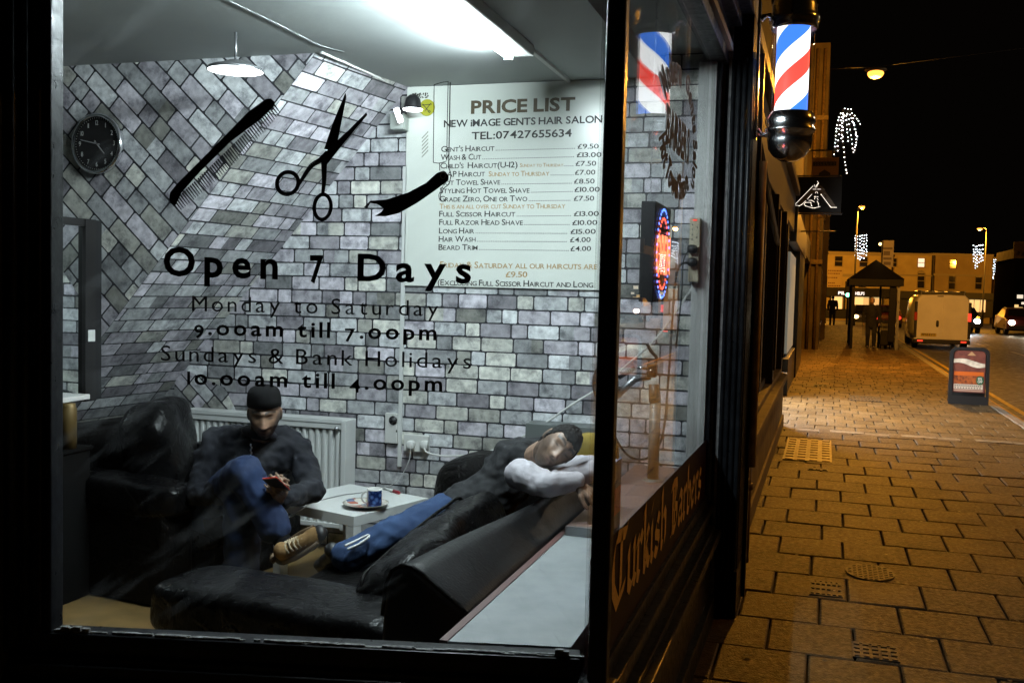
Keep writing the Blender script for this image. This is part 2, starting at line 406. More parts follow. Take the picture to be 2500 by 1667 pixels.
def brickface(mb, o, ux, uy, n, poly, rot=0, ch=.0795, seed=1, lens=(.17, .18, .185, .195, .175, .19, .085, .095), gap=.0085, thick=.0015):
    rg = random.Random(seed); o, ux, uy, n = V(o), V(ux), V(uy), V(n)
    ca, sa = math.cos(rot), math.sin(rot)
    fwd = lambda x, y: (x * ca - y * sa, x * sa + y * ca)
    inv = [(x * ca + y * sa, -x * sa + y * ca) for x, y in poly]
    x0, x1 = min(p[0] for p in inv), max(p[0] for p in inv); y0, y1 = min(p[1] for p in inv), max(p[1] for p in inv)
    put = lambda P: [o + ux * x + uy * y + n * thick for x, y in P]
    mb.add([o + ux * x + uy * y for x, y in poly], [list(range(len(poly)))], 0, False, (.030, .031, .038))
    y = math.floor(y0 / ch) * ch
    while y < y1:
        x = x0 - rg.random() * .2
        while x < x1:
            L = rg.choice(lens) * (1 + .06 * (rg.random() - .5)); g = gap / 2; k = .006; w = lambda: (rg.random() - .5) * .0035
            a, b, c_, d = x + g, x + L - g, y + g, y + ch - g
            oc = [(a + k, c_ + w()), (b - k, c_ + w()), (b + w() * .5, c_ + k), (b + w() * .5, d - k), (b - k, d + w()), (a + k, d + w()), (a + w() * .5, d - k), (a + w() * .5, c_ + k)]
            t = brick_tone(rg); parts = [(oc, t)]
            if rg.random() < .13 and L > .12:                       # a seam of the paper runs through this brick
                s_ = a + (b - a) * (.35 + .3 * rg.random()); parts = [(clip_poly(oc, [(a - 1, c_ - 1), (s_, c_ - 1), (s_, d + 1), (a - 1, d + 1)]), t), (clip_poly(oc, [(s_, c_ - 1), (b + 1, c_ - 1), (b + 1, d + 1), (s_, d + 1)]), brick_tone(rg))]
            for P, t in parts:
                P = clip_poly([fwd(*q) for q in P], poly) if P else []
                if len(P) >= 3: mb.add(put(P), [list(range(len(P)))], 0, False, t)
            x += L
        y += ch
def brickmat():
    M = mk('brick_wallpaper', (.4, .4, .4), .5, attr='Col', ns=26, nd=8, bump=.1, bs=70)
    N, L = M.node_tree.nodes, M.node_tree.links; b = N['Principled BSDF']
    src = b.inputs['Base Color'].links[0].from_socket                 # printed cracks and blotches on top
    tc = N.new('ShaderNodeTexCoord'); n = N.new('ShaderNodeTexNoise'); n.inputs['Scale'].default_value = 11; n.inputs['Detail'].default_value = 9; n.inputs['Roughness'].default_value = .72
    L.new(tc.outputs['Object'], n.inputs['Vector']); r = N.new('ShaderNodeValToRGB'); L.new(n.outputs[0], r.inputs[0])
    r.color_ramp.elements[0].position = .36; r.color_ramp.elements[0].color = (.45, .45, .47, 1); r.color_ramp.elements[1].position = .50; r.color_ramp.elements[1].color = (1, 1, 1, 1)
    e = r.color_ramp.elements.new(.68); e.color = (1.14, 1.14, 1.12, 1)
    mx = N.new('ShaderNodeMix'); mx.data_type = 'RGBA'; mx.blend_type = 'MULTIPLY'; mx.inputs[0].default_value = 1
    L.new(src, mx.inputs[6]); L.new(r.outputs[0], mx.inputs[7]); L.new(mx.outputs[2], b.inputs['Base Color']); return M
M_BRICK = brickmat()

# ---------------- the barber's shop ----------------
FZ, CZ, BY, LY = .15, 2.82, 5.25, 4.4               # floor, ceiling, back wall, stair bulkhead face
A0, A1 = V((-1.968, 2.153, 0)), V((-.553, 2.495, 0)) # foot of the front pane, left and right
PD = (A1 - A0).normalized(); PN = V((PD.y, -PD.x, 0)); Z = V((0, 0, 1)); X = V((1, 0, 0)); Y = V((0, 1, 0))
SX = -.56                                            # plane of the side pane
hp = lambda px, py: hplane(px, py, A1, PN)
floor = tag(MB().b2((-5.2, .9, FZ - .12), (-.6, 5.3, FZ)).build('floor', M_FLOOR), kind='structure')
shop = thing('barber_shop', 'barber shop with glazed front, black painted frames and grey brick wallpaper inside', 'shop', (-2.5, 3.6, 0))
mb = MB(); brickface(mb, (-4.7, BY, FZ), X, Z, -Y, [(0, 0), (4.1, 0), (4.1, CZ - FZ + .14), (0, CZ - FZ + .14)], 0, seed=4)
mb.b2((-5.2, BY + .003, FZ - .1), (-.5, BY + .2, 3.1), 0, (.3, .3, .3)); brick_wall = mb.build('brick_wall', M_BRICK, shop)
mb = MB(); brickface(mb, (-3.83, BY - .004, .62), X, Z, -Y, [(0, 0), (.62, 0), (.36, .43), (.0, .55)], R(-43), seed=9); mb.build('wallpaper_patch', M_BRICK, brick_wall)
# stair bulkhead: upright face with slanted courses, then the raking soffit back to the wall
fa, fb = V((-4.75, LY, .15)), V((-2.42, LY, CZ)); sl = (CZ - .15) / 2.33
mb = MB(); brickface(mb, (-5.2, LY, FZ), X, Z, -Y, [(0, 0), (.45, 0), (2.78, CZ - FZ), (0, CZ - FZ)], R(-43), ch=.092, seed=12, lens=(.19, .2, .21, .22, .2, .1, .11), gap=.009)
face = mb.build('stair_bulkhead', M_BRICK, shop)
ud = (fb - fa).normalized(); sw = V((-2.20, BY, CZ)) - fb; sw = V((sw.x * .55, BY - LY, 0)); sn = Y.cross(ud).normalized()
Ls = (fb - fa).length; wl = sw.length; swn = sw.normalized()
mb = MB(); brickface(mb, fa, swn, ud, sn, [(0, 0), (wl, 0), (wl, Ls + .05), (0, Ls)], 0, ch=.088, seed=21, lens=(.2, .21, .23, .2, .1, .22))
mb.build('stair_soffit', M_BRICK, shop)
# strip of lining where paper has come off at the top of the soffit
mb = MB(); q = hz(785, 128, CZ - .012)
for i in range(9):
    a = hz(785 + 24 * i, 129 + 10.5 * i, CZ - .006); b = hz(785 + 24 * (i + 1), 129 + 10.5 * (i + 1), CZ - .006); w = .006 + .012 * rnd.random()
    mb.box((a + b) / 2, ((b - a).length, w, .010), Matrix.Rotation(math.atan2(b.y - a.y, b.x - a.x), 3, 'Z'))
mb.build('torn_paper_edge', M_WHITE, shop)
mb = MB(); mb.b2((-5.4, .8, FZ - .1), (-5.2, 5.4, 3.1)); mb.b2((-5.2, .7, FZ - .1), (-3.3, .8, 3.1)); mb.build('plaster_wall', M_PLAST, shop)
mb = MB(); mb.b2((-5.2, .8, CZ), (-.935, BY, CZ + .05)); mb.b2((-.935, 2.4, CZ), (-.925, BY, 2.935)); mb.b2((-.93, 2.3, 2.935), (-.5, BY, 2.97))
ceiling = tag(mb.build('ceiling', M_CEIL), kind='structure')
mb = MB(); mb.tube(bez([hz(560, 2, CZ - .002), hz(690, 65, CZ - .002), hz(780, 110, CZ - .002), hz(840, 127, CZ - .0005)]), .001, 5); mb.build('paper_seam', M_CEIL, ceiling)
# front window: frame, glass, lettering and three decals
ang = math.atan2(PD.y, PD.x); RP = Matrix.Rotation(ang, 3, 'Z'); WL = (A1 - A0).length
def pb(u0, u1, v0, v1, z0, z1, mb, mi=0): mb.box(A0 + PD * ((u0 + u1) / 2) + PN * ((v0 + v1) / 2) + Z * ((z0 + z1) / 2), (u1 - u0, v1 - v0, z1 - z0), RP, mi); return mb
mb = MB()
pb(-.12, WL - .02, -.055, .018, .690, .746, mb); pb(-.14, WL - .02, -.05, .034, .672, .690, mb); pb(-.14, WL - .0, -.05, .05, .628, .672, mb); pb(-.16, WL + .02, -.05, .085, .60, .628, mb); pb(-.16, WL, -.06, .04, .10, .60, mb)
pb(-.16, WL, -.05, .045, .0, .10, mb)
pb(-.006, .016, -.05, .016, .746, 3.3, mb); pb(-.03, -.006, -.05, .03, .746, 3.3, mb); pb(-.055, -.03, -.05, .018, .746, 3.3, mb); pb(-.085, -.055, -.05, .04, .746, 3.3, mb); pb(-.125, -.085, -.05, .075, .0, 3.3, mb)
pb(-.06, WL, -.05, .03, 3.15, 3.35, mb)
fw = mb.build('display_window', M_BLACK, shop, bevel=.004)
mb = MB(); mb.tube([A0 - PD * .045 + PN * .03 + Z * .75, A0 - PD * .045 + PN * .03 + Z * 3.2], .012, 12); mb.tube([A0 - PD * .07 + PN * .052 + Z * .72, A0 - PD * .07 + PN * .052 + Z * 3.2], .013, 12); mb.build('frame_beading', M_BLACK, fw)
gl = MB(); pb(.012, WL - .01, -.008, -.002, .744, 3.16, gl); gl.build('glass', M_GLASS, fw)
mb = MB()                                             # dried putty and grime along the bottom of the glass
for i in range(120):
    u = rnd.uniform(.02, WL - .06); L = rnd.uniform(.01, .07); h = rnd.uniform(.002, .007)
    pb(u, u + L, -.002, rnd.uniform(.004, .012), .746, .746 + h, mb)
for i in range(14):
    u = rnd.uniform(.02, .1) if i < 9 else rnd.uniform(WL - .09, WL - .06); pb(u, u + .02, -.002, .01, .747, .752 + rnd.uniform(0, .014), mb)
mb.build('putty_line', mk('old_putty', (.30, .31, .30), .8, c2=(.08, .08, .08), ns=60, bump=.5), fw)
def pl_text(t, xa, ya, xb, yb, capx, **kw):
    A, B = hp(xa, ya), hp(xb, yb); textwords('lettering', M_VINYL, fw, t, A, B, Z, PN, capx * (A - CC).dot(CF) / FPX, .003, **kw)
pl_text('Open', 400, 671, 679, 680, 66, track=.34, bold=.026)
pl_text('7', 757, 688, 790, 688, 62, bold=.03)
pl_text('Days', 873, 684, 1150, 690, 62, track=.34, bold=.026)
pl_text('Monday to Saturday', 470, 759, 1070, 772, 37, track=.30, space=.55)
pl_text('9.00am till 7.00pm', 475, 816, 1066, 830, 36, track=.26, bold=.02, old=True, space=.6)
pl_text('Sundays & Bank Holidays', 394, 880, 1150, 900, 37, track=.28, space=.45)
pl_text('10.00am till 4.00pm', 458, 937, 1080, 955, 36, track=.26, bold=.02, old=True, space=.6)
PX = lambda pts: [hp(*q) for q in pts]
def vin(mb, polys):
    for P in polys:
        Q = [q + PN * .003 for q in PX(P)]; mb.add(Q, [list(range(len(Q)))])
def pxpoly(c, P, s): return [(c[0] + x * s, c[1] + y * s) for x, y in P]
s1 = 850 / 1568
mb = MB()                                             # comb: spine and teeth
sp = [(1200, 447), (1222, 446), (1240, 462), (1236, 480), (1180, 535), (1040, 640), (900, 778), (820, 868), (790, 930), (772, 918), (764, 898), (768, 868), (800, 828), (900, 728), (1020, 608), (1120, 505)]
vin(mb, [pxpoly((0, 0), sp, s1)])
for i in range(52):
    t = i / 51; x0, y0 = 1232 + (778 - 1232) * t, 468 + (910 - 468) * t + 8 * math.sin(t * 3.1); L = 52 + 12 * math.sin(t * 3.14); w = 3.2
    if i % 1 == 0: vin(mb, [pxpoly((0, 0), [(x0 - w, y0 + w), (x0 + w, y0 - w), (x0 + L * .62 + 1, y0 + L * .82 - 1), (x0 + L * .62 - 1, y0 + L * .82 + 1)], s1)])
mb.build('comb_decal', M_VINYL, fw)
def ring(c, rx, ry, w, n=28, rot=0):
    out = []; cr, sr = math.cos(rot), math.sin(rot); pt = lambda a, k: (c[0] + cr * (rx + k) * math.cos(a) - sr * (ry + k) * math.sin(a), c[1] + sr * (rx + k) * math.cos(a) + cr * (ry + k) * math.sin(a))
    for i in range(n):
        a, b = 2 * math.pi * i / n, 2 * math.pi * (i + 1) / n; out.append([pt(a, 0), pt(b, 0), pt(b, -w), pt(a, -w)])
    return out
def band(pts, w):
    pts = bez([(x, y, 0) for x, y in pts], 6); out = []; ws = w if isinstance(w, (list, tuple)) else (w, w); n = len(pts) - 1
    for i in range(n):
        d = (pts[i + 1] - pts[i]).normalized(); q = V((-d.y, d.x, 0)); a = (ws[0] + (ws[1] - ws[0]) * i / n) / 2; b = (ws[0] + (ws[1] - ws[0]) * (i + 1) / n) / 2
        out.append([(p.x, p.y) for p in (pts[i] + q * a, pts[i] - q * a, pts[i + 1] - q * b, pts[i + 1] + q * b)])
    return out
o2 = (650, 0); mb = MB()                              # scissors
P = [[(358, 420), (362, 440), (318, 660), (296, 680), (262, 672), (300, 560)], [(452, 508), (456, 520), (330, 672), (280, 735), (248, 742), (246, 718), (285, 668), (370, 590)]]
P += ring((98, 826), 56, 60, 18, rot=.5) + ring((255, 933), 46, 65, 17, rot=.1) + band([(280, 690), (248, 722), (205, 748), (165, 805), (142, 842)], (30, 12)) + band([(262, 700), (262, 760), (262, 820), (256, 870)], (30, 14))
vin(mb, [pxpoly(o2, q, s1) for q in P]); mb.build('scissors_decal', M_VINYL, fw)
mb = MB()                                             # open razor: solid handle, outlined blade
P = [[(440, 935), (470, 905), (540, 900), (640, 868), (720, 825), (770, 780), (800, 770), (822, 790), (822, 812), (760, 860), (680, 915), (600, 960), (540, 975), (490, 974), (520, 955), (530, 940), (500, 920), (470, 915), (455, 940)]]
P += band([(757, 384), (755, 560), (753, 733)], 3.4) + band([(757, 384), (790, 374), (822, 370)], 3.4) + band([(820, 370), (816, 560), (814, 725)], 3.4) + band([(829, 372), (826, 560), (822, 760)], 5) + band([(753, 733), (780, 736), (812, 727)], 3.4) + band([(781, 736), (782, 770)], 3.4) + band([(824, 760), (832, 790), (822, 830), (800, 850), (785, 880), (790, 905), (806, 905), (810, 890)], 4) + band([(800, 830), (788, 858), (778, 880), (783, 905)], 3)
for q in P[:1]: pass
mb2 = MB()
Q = [q + PN * .003 for q in PX(pxpoly(o2, P[0], s1))]; mb.add(Q, [list(range(len(Q)))])
vin(mb, [pxpoly(o2, q, s1) for q in P[1:]]); rz = mb.build('razor_decal', M_VINYL, fw)
mb = MB(); PNo = PN
for q in ring((797, 793), 13, 16, 4): Qv = [w + PN * .0045 for w in PX(pxpoly(o2, q, s1))]; mb.add(Qv, [[0, 1, 2, 3]])
mb.build('razor_rivet', M_WHITE2, fw)
# corner post, side window with maroon lettered band
mb = MB(); mb.box((-.527, 2.508, 1.98), (.05, .05, 2.6)); mb.box((-.527, 2.508, .34), (.09, .09, .68)); mb.build('corner_post', M_BLACK, shop, bevel=.008, seg=3)
mb = MB(); Y0, Y1 = 2.53, 5.2
mb.b2((-.60, Y0, .60), (-.545, Y1, .655)); mb.b2((-.62, Y0, .56), (-.515, Y1 + .05, .60)); mb.b2((-.62, Y0, .50), (-.535, Y1, .56)); mb.b2((-.62, Y0, .43), (-.47, Y1 + .05, .475)); mb.b2((-.62, Y0, .475), (-.50, Y1, .50)); mb.b2((-.62, Y0 - .05, 0), (-.52, Y1, .43)); mb.b2((-.6, Y0 - .05, .0), (-.49, Y1, .12))
mb.b2((-.62, Y1 - .01, .43), (-.545, Y1 + .06, 3.0)); mb.b2((-.62, Y0 - .05, 2.87), (-.52, Y1 + .08, 3.12))
sw_ = mb.build('display_window', M_BLACK, shop, bevel=.005)
MB().b2((SX - .006, Y0 - .03, .65), (SX, Y1, 2.88)).build('glass', M_GLASS2, sw_)
MB().b2((-.66, Y1 - .03, .75), (-.57, Y1 - .012, 2.87)).build('inner_lining', M_WHITE, sw_)
M_MAR = mk('maroon_film', (.014, .003, .004), .45, c2=(.02, .0045, .0055), ns=20, spec=.12)
mb = MB(); mb.add([(SX + .002, Y0 - .02, .655), (SX + .002, Y1 - .01, .655), (SX + .002, Y1 - .01, .945), (SX + .002, Y0 - .02, 1.0)], [(0, 1, 2, 3)]); mb.build('maroon_band', M_MAR, sw_)
# blackletter with a broad nib
NIB = V((.055, .075))
def nib(mb, st, o, sc, wy):
    for pl in st:
        for a, b in zip(pl, pl[1:]):
            a, b = V(a), V(b); h = NIB
            Q = [a - h, a + h, b + h, b - h]
            if (b - a).cross(h) if False else ((b.x - a.x) * h.y - (b.y - a.y) * h.x) < 0: Q = Q[::-1]
            mb.add([(SX + .005, o[0] + q.x * sc * wy, o[1] + q.y * sc) for q in Q], [(0, 1, 2, 3)])
BL = {'T': ([[(.06, .78), (.2, .92), (.62, .86), (.72, .95)], [(.1, .84), (.02, .6), (.06, .3), (.26, .06), (.62, .2)], [(.4, .88), (.4, .2)]], .8),
      'B': ([[(.05, .86), (.2, .92), (.2, .1), (.08, .06)], [(.2, .92), (.5, .9), (.56, .72), (.3, .5)], [(.3, .5), (.6, .42), (.6, .16), (.4, .05), (.1, .1)], [(.36, .85), (.36, .12)]], .78),
      'u': ([[(.0, .52), (.1, .62), (.1, .14), (.22, .05), (.38, .16)], [(.32, .58), (.4, .64), (.4, .12), (.5, .06)]], .58),
      'r': ([[(.0, .55), (.1, .62), (.1, .1), (.2, .05)], [(.1, .5), (.26, .64), (.36, .54)]], .44),
      'k': ([[(.0, .88), (.1, .98), (.1, .1), (.2, .05)], [(.1, .42), (.28, .62), (.38, .5), (.14, .36)], [(.16, .36), (.36, .1), (.46, .06)]], .54),
      'i': ([[(.0, .52), (.1, .62), (.1, .12), (.2, .05)], [(.06, .84), (.14, .92)]], .32),
      's': ([[(.36, .56), (.22, .64), (.08, .5), (.1, .38), (.34, .3), (.36, .16), (.2, .05), (.04, .14)]], .5),
      'h': ([[(.0, .88), (.1, .98), (.1, .1), (.18, .05)], [(.1, .46), (.28, .62), (.4, .5), (.4, .1), (.3, -.04)]], .56),
      'a': ([[(.06, .54), (.2, .64), (.36, .54), (.36, .12), (.46, .05)], [(.34, .38), (.1, .32), (.06, .14), (.18, .05), (.36, .18)]], .54),
      'b': ([[(.0, .88), (.1, .98), (.1, .12), (.24, .05), (.4, .18), (.4, .48), (.26, .62), (.1, .48)]], .56),
      'e': ([[(.1, .32), (.38, .46), (.24, .63), (.08, .5), (.08, .16), (.2, .05), (.38, .16)]], .5)}
M_BLG = mk('gold_vinyl', (.85, .58, .19), .5, c2=(.66, .44, .14), ns=120, nd=2)
mb = MB(); x = 0; word = 'Turkish Barbers'; tot = sum(BL[c][1] if c != ' ' else .35 for c in word); sc = .215; y0, y1 = 2.80, 5.0; wy = (y1 - y0) / (tot * sc)
for c in word:
    if c == ' ': x += .35; mb.build('blackletter_sign', M_BLG, sw_); mb = MB(); continue
    t = x / tot; nib(mb, BL[c][0], (y0 + x * sc * wy, .755 - .07 * t), sc * (1 + .12 * (1 - t)), wy); x += BL[c][1]
mb.build('blackletter_sign', M_BLG, sw_)
# round sign of tan letters with dark outlines high on the side pane
M_TAN = mk('tan_vinyl', (.085, .064, .038), .6, c2=(.06, .045, .028), ns=60, spec=.2)
rc = V((SX, 3.84, 2.27)); ZE = Z * .56
for nm, M, off, bold in (('round_lettering_outline', M_VINYL, .002, .05), ('round_lettering', M_TAN, .004, .0)):
    mb = MB(); kw = dict(track=.12 if not bold else .02, bold=bold)
    arctext(mb, 'Modern', rc, Y, ZE, X, .38, R(152), R(88), .17, off, 0, True, **kw)
    arctext(mb, 'Gents Salon', rc, Y, ZE, X, .44, R(74), R(-28), .13, off, 0, True, **kw); mb.build(nm, M, sw_)
    mb = MB(); arctext(mb, 'Hot Towel Shave', rc + Z * .07, Y, ZE, X, .50, R(205), R(312), .16, off, 0, False, **kw); mb.build(nm, M, sw_)
    mb = MB(); textc(mb, 'BARBERS', rc - Z * .04, Y, Z, X, .125, .78, off, **kw); mb.build(nm, M, sw_)
# reeded pilaster, fascia, door side, upper wall
mb = MB(); mb.b2((-.75, 5.262, 0), (-.40, 5.62, 3.12)); mb.b2((-.76, 5.255, 0), (-.385, 5.64, .25))
for i in range(7): mb.tube([(-.585 + .03 * i, 5.262, .26), (-.585 + .03 * i, 5.262, 2.9)], .0125, 10)
for i in range(8): mb.tube([(-.40, 5.29 + .042 * i, .26), (-.40, 5.29 + .042 * i, 2.9)], .015, 10)
mb.b2((-.415, 5.60, .02), (-.365, 5.66, 3.0)); mb.build('pilaster', M_BLACK, shop, bevel=.004)
mb = MB(); mb.b2((-.62, 2.42, 3.12), (-.40, 5.7, 3.75)); mb.b2((-.62, 2.38, 3.06), (-.46, 5.68, 3.12)); mb.b2((-.62, 2.36, 3.75), (-.22, 5.75, 3.9)); mb.build('fascia', M_BLACK2, shop, bevel=.006)
mb = MB(); pb(-1.25, -.125, -.16, -.02, 0, 3.4, mb); pb(-.36, -.125, -.02, .02, 0, 3.4, mb); pb(-1.6, WL, -.12, -.0, 3.35, 4.2, mb)
mb.b2((-5.4, 2.2, 3.1), (-.62, 5.7, 3.14)); mb.build('door_side_panel', M_BLACK2, shop)
mb = MB(); mb.b2((-5.4, 2.5, 3.9), (-.62, 5.7, 9)); mb.build('upper_wall', mk('dark_brick', (.05, .035, .025), .9, c2=(.03, .02, .015), ns=30), shop)

# ---------------- price list on the wall ----------------
pr = thing('price_list_board', 'large white price list board with small capital lettering on the brick wall', 'price list', hy(1240, 700, BY - .02))
BX0, BX1, BZ0, BZ1 = -2.297, -1.15, 1.70, CZ - .004
mb = MB(); mb.b2((BX0, BY - .016, BZ0), (BX1, BY - .004, BZ1)); mb.build('board', mk('price_board_white', (.74, .78, .72), .28, c2=(.70, .74, .68), ns=3), pr, bevel=.002)
bp = lambda x, y: hy(650 + x * s1, y * s1, BY - .016)
M_PK = mk('price_ink', (.035, .033, .03), .5); M_PB = mk('price_title_ink', (.10, .075, .04), .5); M_PO = mk('price_gold_ink', (.45, .30, .13), .5)
def ptext(mb, t, xa, ya, xb, yb, cap, **kw):
    A, B = bp(xa, ya), bp(xb, yb); text(mb, t, A, B, Z, -Y, cap * s1 * (A - CC).dot(CF) / FPX, .0015, 0, None, **kw)
mb = MB(); ptext(mb, 'PRICE LIST', 922, 512, 1391, 497, 54, bold=.035, track=.06, space=.35); mb.build('title', M_PB, pr)
mb = MB(); kw = dict(small=.76, bold=.012, track=.05, space=.3)
ptext(mb, 'NEW iMAGE GENTS HAIR SALON', 800, 574, 1513, 553, 30, bold=.02, track=.05, space=.34); ptext(mb, 'TEL:07427655634', 925, 629, 1376, 616, 32, bold=.016, track=.07)
LN = [("Gent's Haircut", 788, 685, 1028, 680, 1398, '£9.50', 1402, 671, 1497), ('Wash & Cut', 786, 722, 968, 719, 1394, '£13.00', 1398, 709, 1510), ("Child's  Haircut(U-12)", 784, 760, 1132, 755, 0, '£7.50', 1393, 748, 1486),
      ('OAP Haircut', 786, 798, 985, 795, 0, '£7.00', 1390, 788, 1482), ('Hot Towel Shave', 783, 835, 1054, 832, 1382, '£8.50', 1386, 828, 1479), ('Styling Hot Towel Shave', 782, 871, 1186, 869, 1384, '£10.00', 1388, 865, 1502),
      ('Grade Zero, One or Two', 781, 909, 1176, 907, 1381, '£7.50', 1385, 905, 1477), ('Full Scissor Haircut', 779, 976, 1122, 976, 1381, '£13.00', 1385, 974, 1498), ('Full Razor Head Shave', 779, 1013, 1156, 1014, 1374, '£10.00', 1378, 1014, 1491),
      ('Long Hair', 778, 1052, 937, 1052, 1366, '£15.00', 1370, 1054, 1484), ('Hair Wash', 777, 1089, 943, 1089, 1364, '£4.00', 1368, 1091, 1461), ('Beard Trim', 776, 1126, 952, 1126, 1366, '£4.00', 1370, 1131, 1463)]
mb.build('heading_lines', M_PK, pr); mb = MB()
for t, xa, ya, xb, yb, xd, pc, xp, yp, xq in LN:
    mb = MB()
    ptext(mb, t, xa, ya, xb, yb, 25, **kw); ptext(mb, pc, xp, yp, xq, yp - 1, 21, bold=.01, track=.06)
    if xd:
        n = int((xd - xb - 6) / 8)
        for i in range(n):
            a = bp(xb + 8 + 8 * i, yb + (yp - yb) * (8 + 8 * i) / (xp - xb)); mb.add([a + X * dx + Z * dz - Y * .0015 for dx, dz in ((-.0022, 0), (.0022, 0), (.0022, .0045), (-.0022, .0045))], [(0, 1, 2, 3)])
    if xd: mb.build('price_line', M_PK, pr)
    elif t.startswith('Child'): mbc = mb
    else: mbo = mb
mb = mbc
for i in range(5): a = bp(1345 + 9 * i, 750); mb.add([a + X * dx + Z * dz - Y * .0015 for dx, dz in ((-.0022, 0), (.0022, 0), (.0022, .0045), (-.0022, .0045))], [(0, 1, 2, 3)])
mb.build('price_line', M_PK, pr); mb = mbo
for i in range(12): a = bp(1283 + 9 * i, 791); mb.add([a + X * dx + Z * dz - Y * .0015 for dx, dz in ((-.0022, 0), (.0022, 0), (.0022, .0045), (-.0022, .0045))], [(0, 1, 2, 3)])
mb.build('price_line', M_PK, pr); mb = MB(); ptext(mb, '(Excluding Full Scissor Haircut and Long', 772, 1284, 1473, 1295, 26, **kw); mb.build('footnote_line', M_PK, pr)
mb = MB(); ptext(mb, 'Sunday to Thursday', 1143, 753, 1338, 751, 16, **kw); mb.build('gold_line', M_PO, pr); mb = MB(); ptext(mb, 'Sunday to Thursday', 1002, 795, 1275, 792, 22, **kw); mb.build('gold_line', M_PO, pr); mb = MB(); ptext(mb, 'This is an all over cut Sunday to Thursday', 781, 941, 1347, 939, 22, **kw); mb.build('gold_line', M_PO, pr); mb = MB()
ptext(mb, 'Friday & Saturday all our haircuts are', 783, 1205, 1490, 1213, 27, **kw); mb.build('gold_line', M_PO, pr); mb = MB(); ptext(mb, '£9.50', 1078, 1248, 1176, 1248, 24, bold=.012, track=.06); mb.build('gold_line', M_PO, pr)
s5 = 220 / 1015; b5 = lambda x, y: hy(940 + x * s5, 180 + y * s5, BY - .016)
mb = MB()                                             # faded pole drawing and sooty mark on the board
for i in range(6):
    z0 = 950 - 42 * i; mb.add([b5(x, y) - Y * .0012 for x, y in ((415, z0), (488, z0 - 78), (488, z0 - 96), (415, z0 - 18))], [(0, 1, 2, 3)])
mb.build('pole_drawing', mk('faded_print', (.32, .33, .29), .6), pr)
mb = MB()
for i in range(70):
    x, y = rnd.uniform(290, 490), rnd.uniform(222, 275); a = rnd.uniform(4, 10); mb.add([b5(x + a * math.cos(w), y + a * math.sin(w)) - Y * .0012 for w in (0, 1.2, 2.3, 3.6, 5)], [(0, 1, 2, 3, 4)])
mb.build('smudge', mk('soot', (.06, .06, .045), .8), pr)
yd = thing('round_sticker', 'round yellow sticker with scissors drawing at top corner of price board', 'sticker', b5(475, 480))
mb = MB(); C = b5(475, 385); mb.lathe([(.0, .002), (.046, .002), (.047, 0)], C - Y * .002, 40, 0, Matrix.Rotation(R(90), 3, 'X'), False); mb.build('disc', mk('yellow_print', (.42, .42, .03), .45), yd)
mb = MB(); strokes(mb, [[(-.03, .014), (.03, .017)], [(-.025, .02), (.012, -.022)], [(.024, .022), (-.012, -.02)], [(.008, -.022), (.016, -.03), (.022, -.022), (.014, -.016)]], C - Y * .0045, X, Z, -Y, .0035); mb.build('scissors_print', M_PK, yd)
# ---------------- lamps inside ----------------
M_TUBE = glow('lit_tube', (.80, .94, 1.0), 620)
t = thing('strip_light', 'long fluorescent strip light with bare glowing tube on the ceiling', 'ceiling light', (-1.40, 3.7, CZ))
MB().b2((-1.418, 2.9, 2.768), (-1.325, 4.46, CZ - .001)).build('batten', M_WHITE2, t, bevel=.006)
mb = MB(); mb.tube([(-1.442, 2.93, 2.768), (-1.442, 4.42, 2.768)], .0135, 16); mb.build('tube', M_TUBE, t)
mb = MB()
for y in (2.90, 4.44): mb.b2((-1.46, y - .012, 2.752), (-1.419, y + .012, 2.785)); mb.tube([(-1.442, y - .02, 2.768), (-1.442, y + .02, 2.768)], .016, 12); mb.build('lamp_holder', M_WHITE2, t); mb = MB()
mb = MB(); a, b = V((-1.37, 4.46, CZ - .008)), V((-1.34, BY - .01, CZ - .008)); mb.box((a + b) / 2, (.022, (b - a).length, .016)); tag(mb.build('ceiling_conduit', M_WHITE2), 'thin white cable conduit running along ceiling from strip light to wall', 'conduit')
t = thing('pendant_lamp', 'round flat white pendant lamp glowing below the ceiling above the comb decal', 'pendant lamp', at(575, 170, 4.5))
C = at(575, 172, 4.5); mb = MB(); mb.lathe([(.0, .045), (.03, .043), (.06, .03), (.118, .012), (.127, .004), (.127, -.004), (.122, -.004)], C, 40); mb.tube([C + Z * .04, V((C.x, C.y, CZ))], .006, 8); mb.build('shade', M_STEEL, t)
mb = MB(); mb.lathe([(.123, -.003), (.08, -.010), (0, -.012)], C, 40); mb.build('diffuser', glow('lit_diffuser', (.86, .95, 1), 7), t)
t = thing('box_and_reflected_spot', 'small grey box with domed spot lamp modelled after a likely pane reflection', 'spot lamp', at(985, 300, 5.3))
C = hy(975, 299, BY - .06); MB().box(C, (.082, .08, .09)).build('box', mk('grey_box', (.36, .40, .37), .5), t, bevel=.004)
C = hy(1008, 255, BY - .16); mb = MB(); mb.lathe([(0, .052), (.022, .048), (.04, .03), (.046, 0), (.05, -.022)], C, 24); mb.build('dome', M_RUB, t)  # dome and lit lens modelled after a likely reflection in the pane
mb = MB(); mb.lathe([(.055, -.026), (.052, -.034), (0, -.036)], C, 24); mb.build('lit_lens', glow('lit_lens', (.9, .95, 1), 7), t)
mb = MB(); C2 = hy(973, 282, BY - .15); mb.box(C2, (.032, .02, .085), Matrix.Rotation(R(-22), 3, 'Y')); mb.build('lit_panel', glow('lit_panel', (.9, .95, 1), 5), t, bevel=.006)
mb = MB(); mb.tube([C + Z * .0, C2, hy(975, 299, BY - .06)], .008, 8); mb.build('bracket', M_RUB, t)

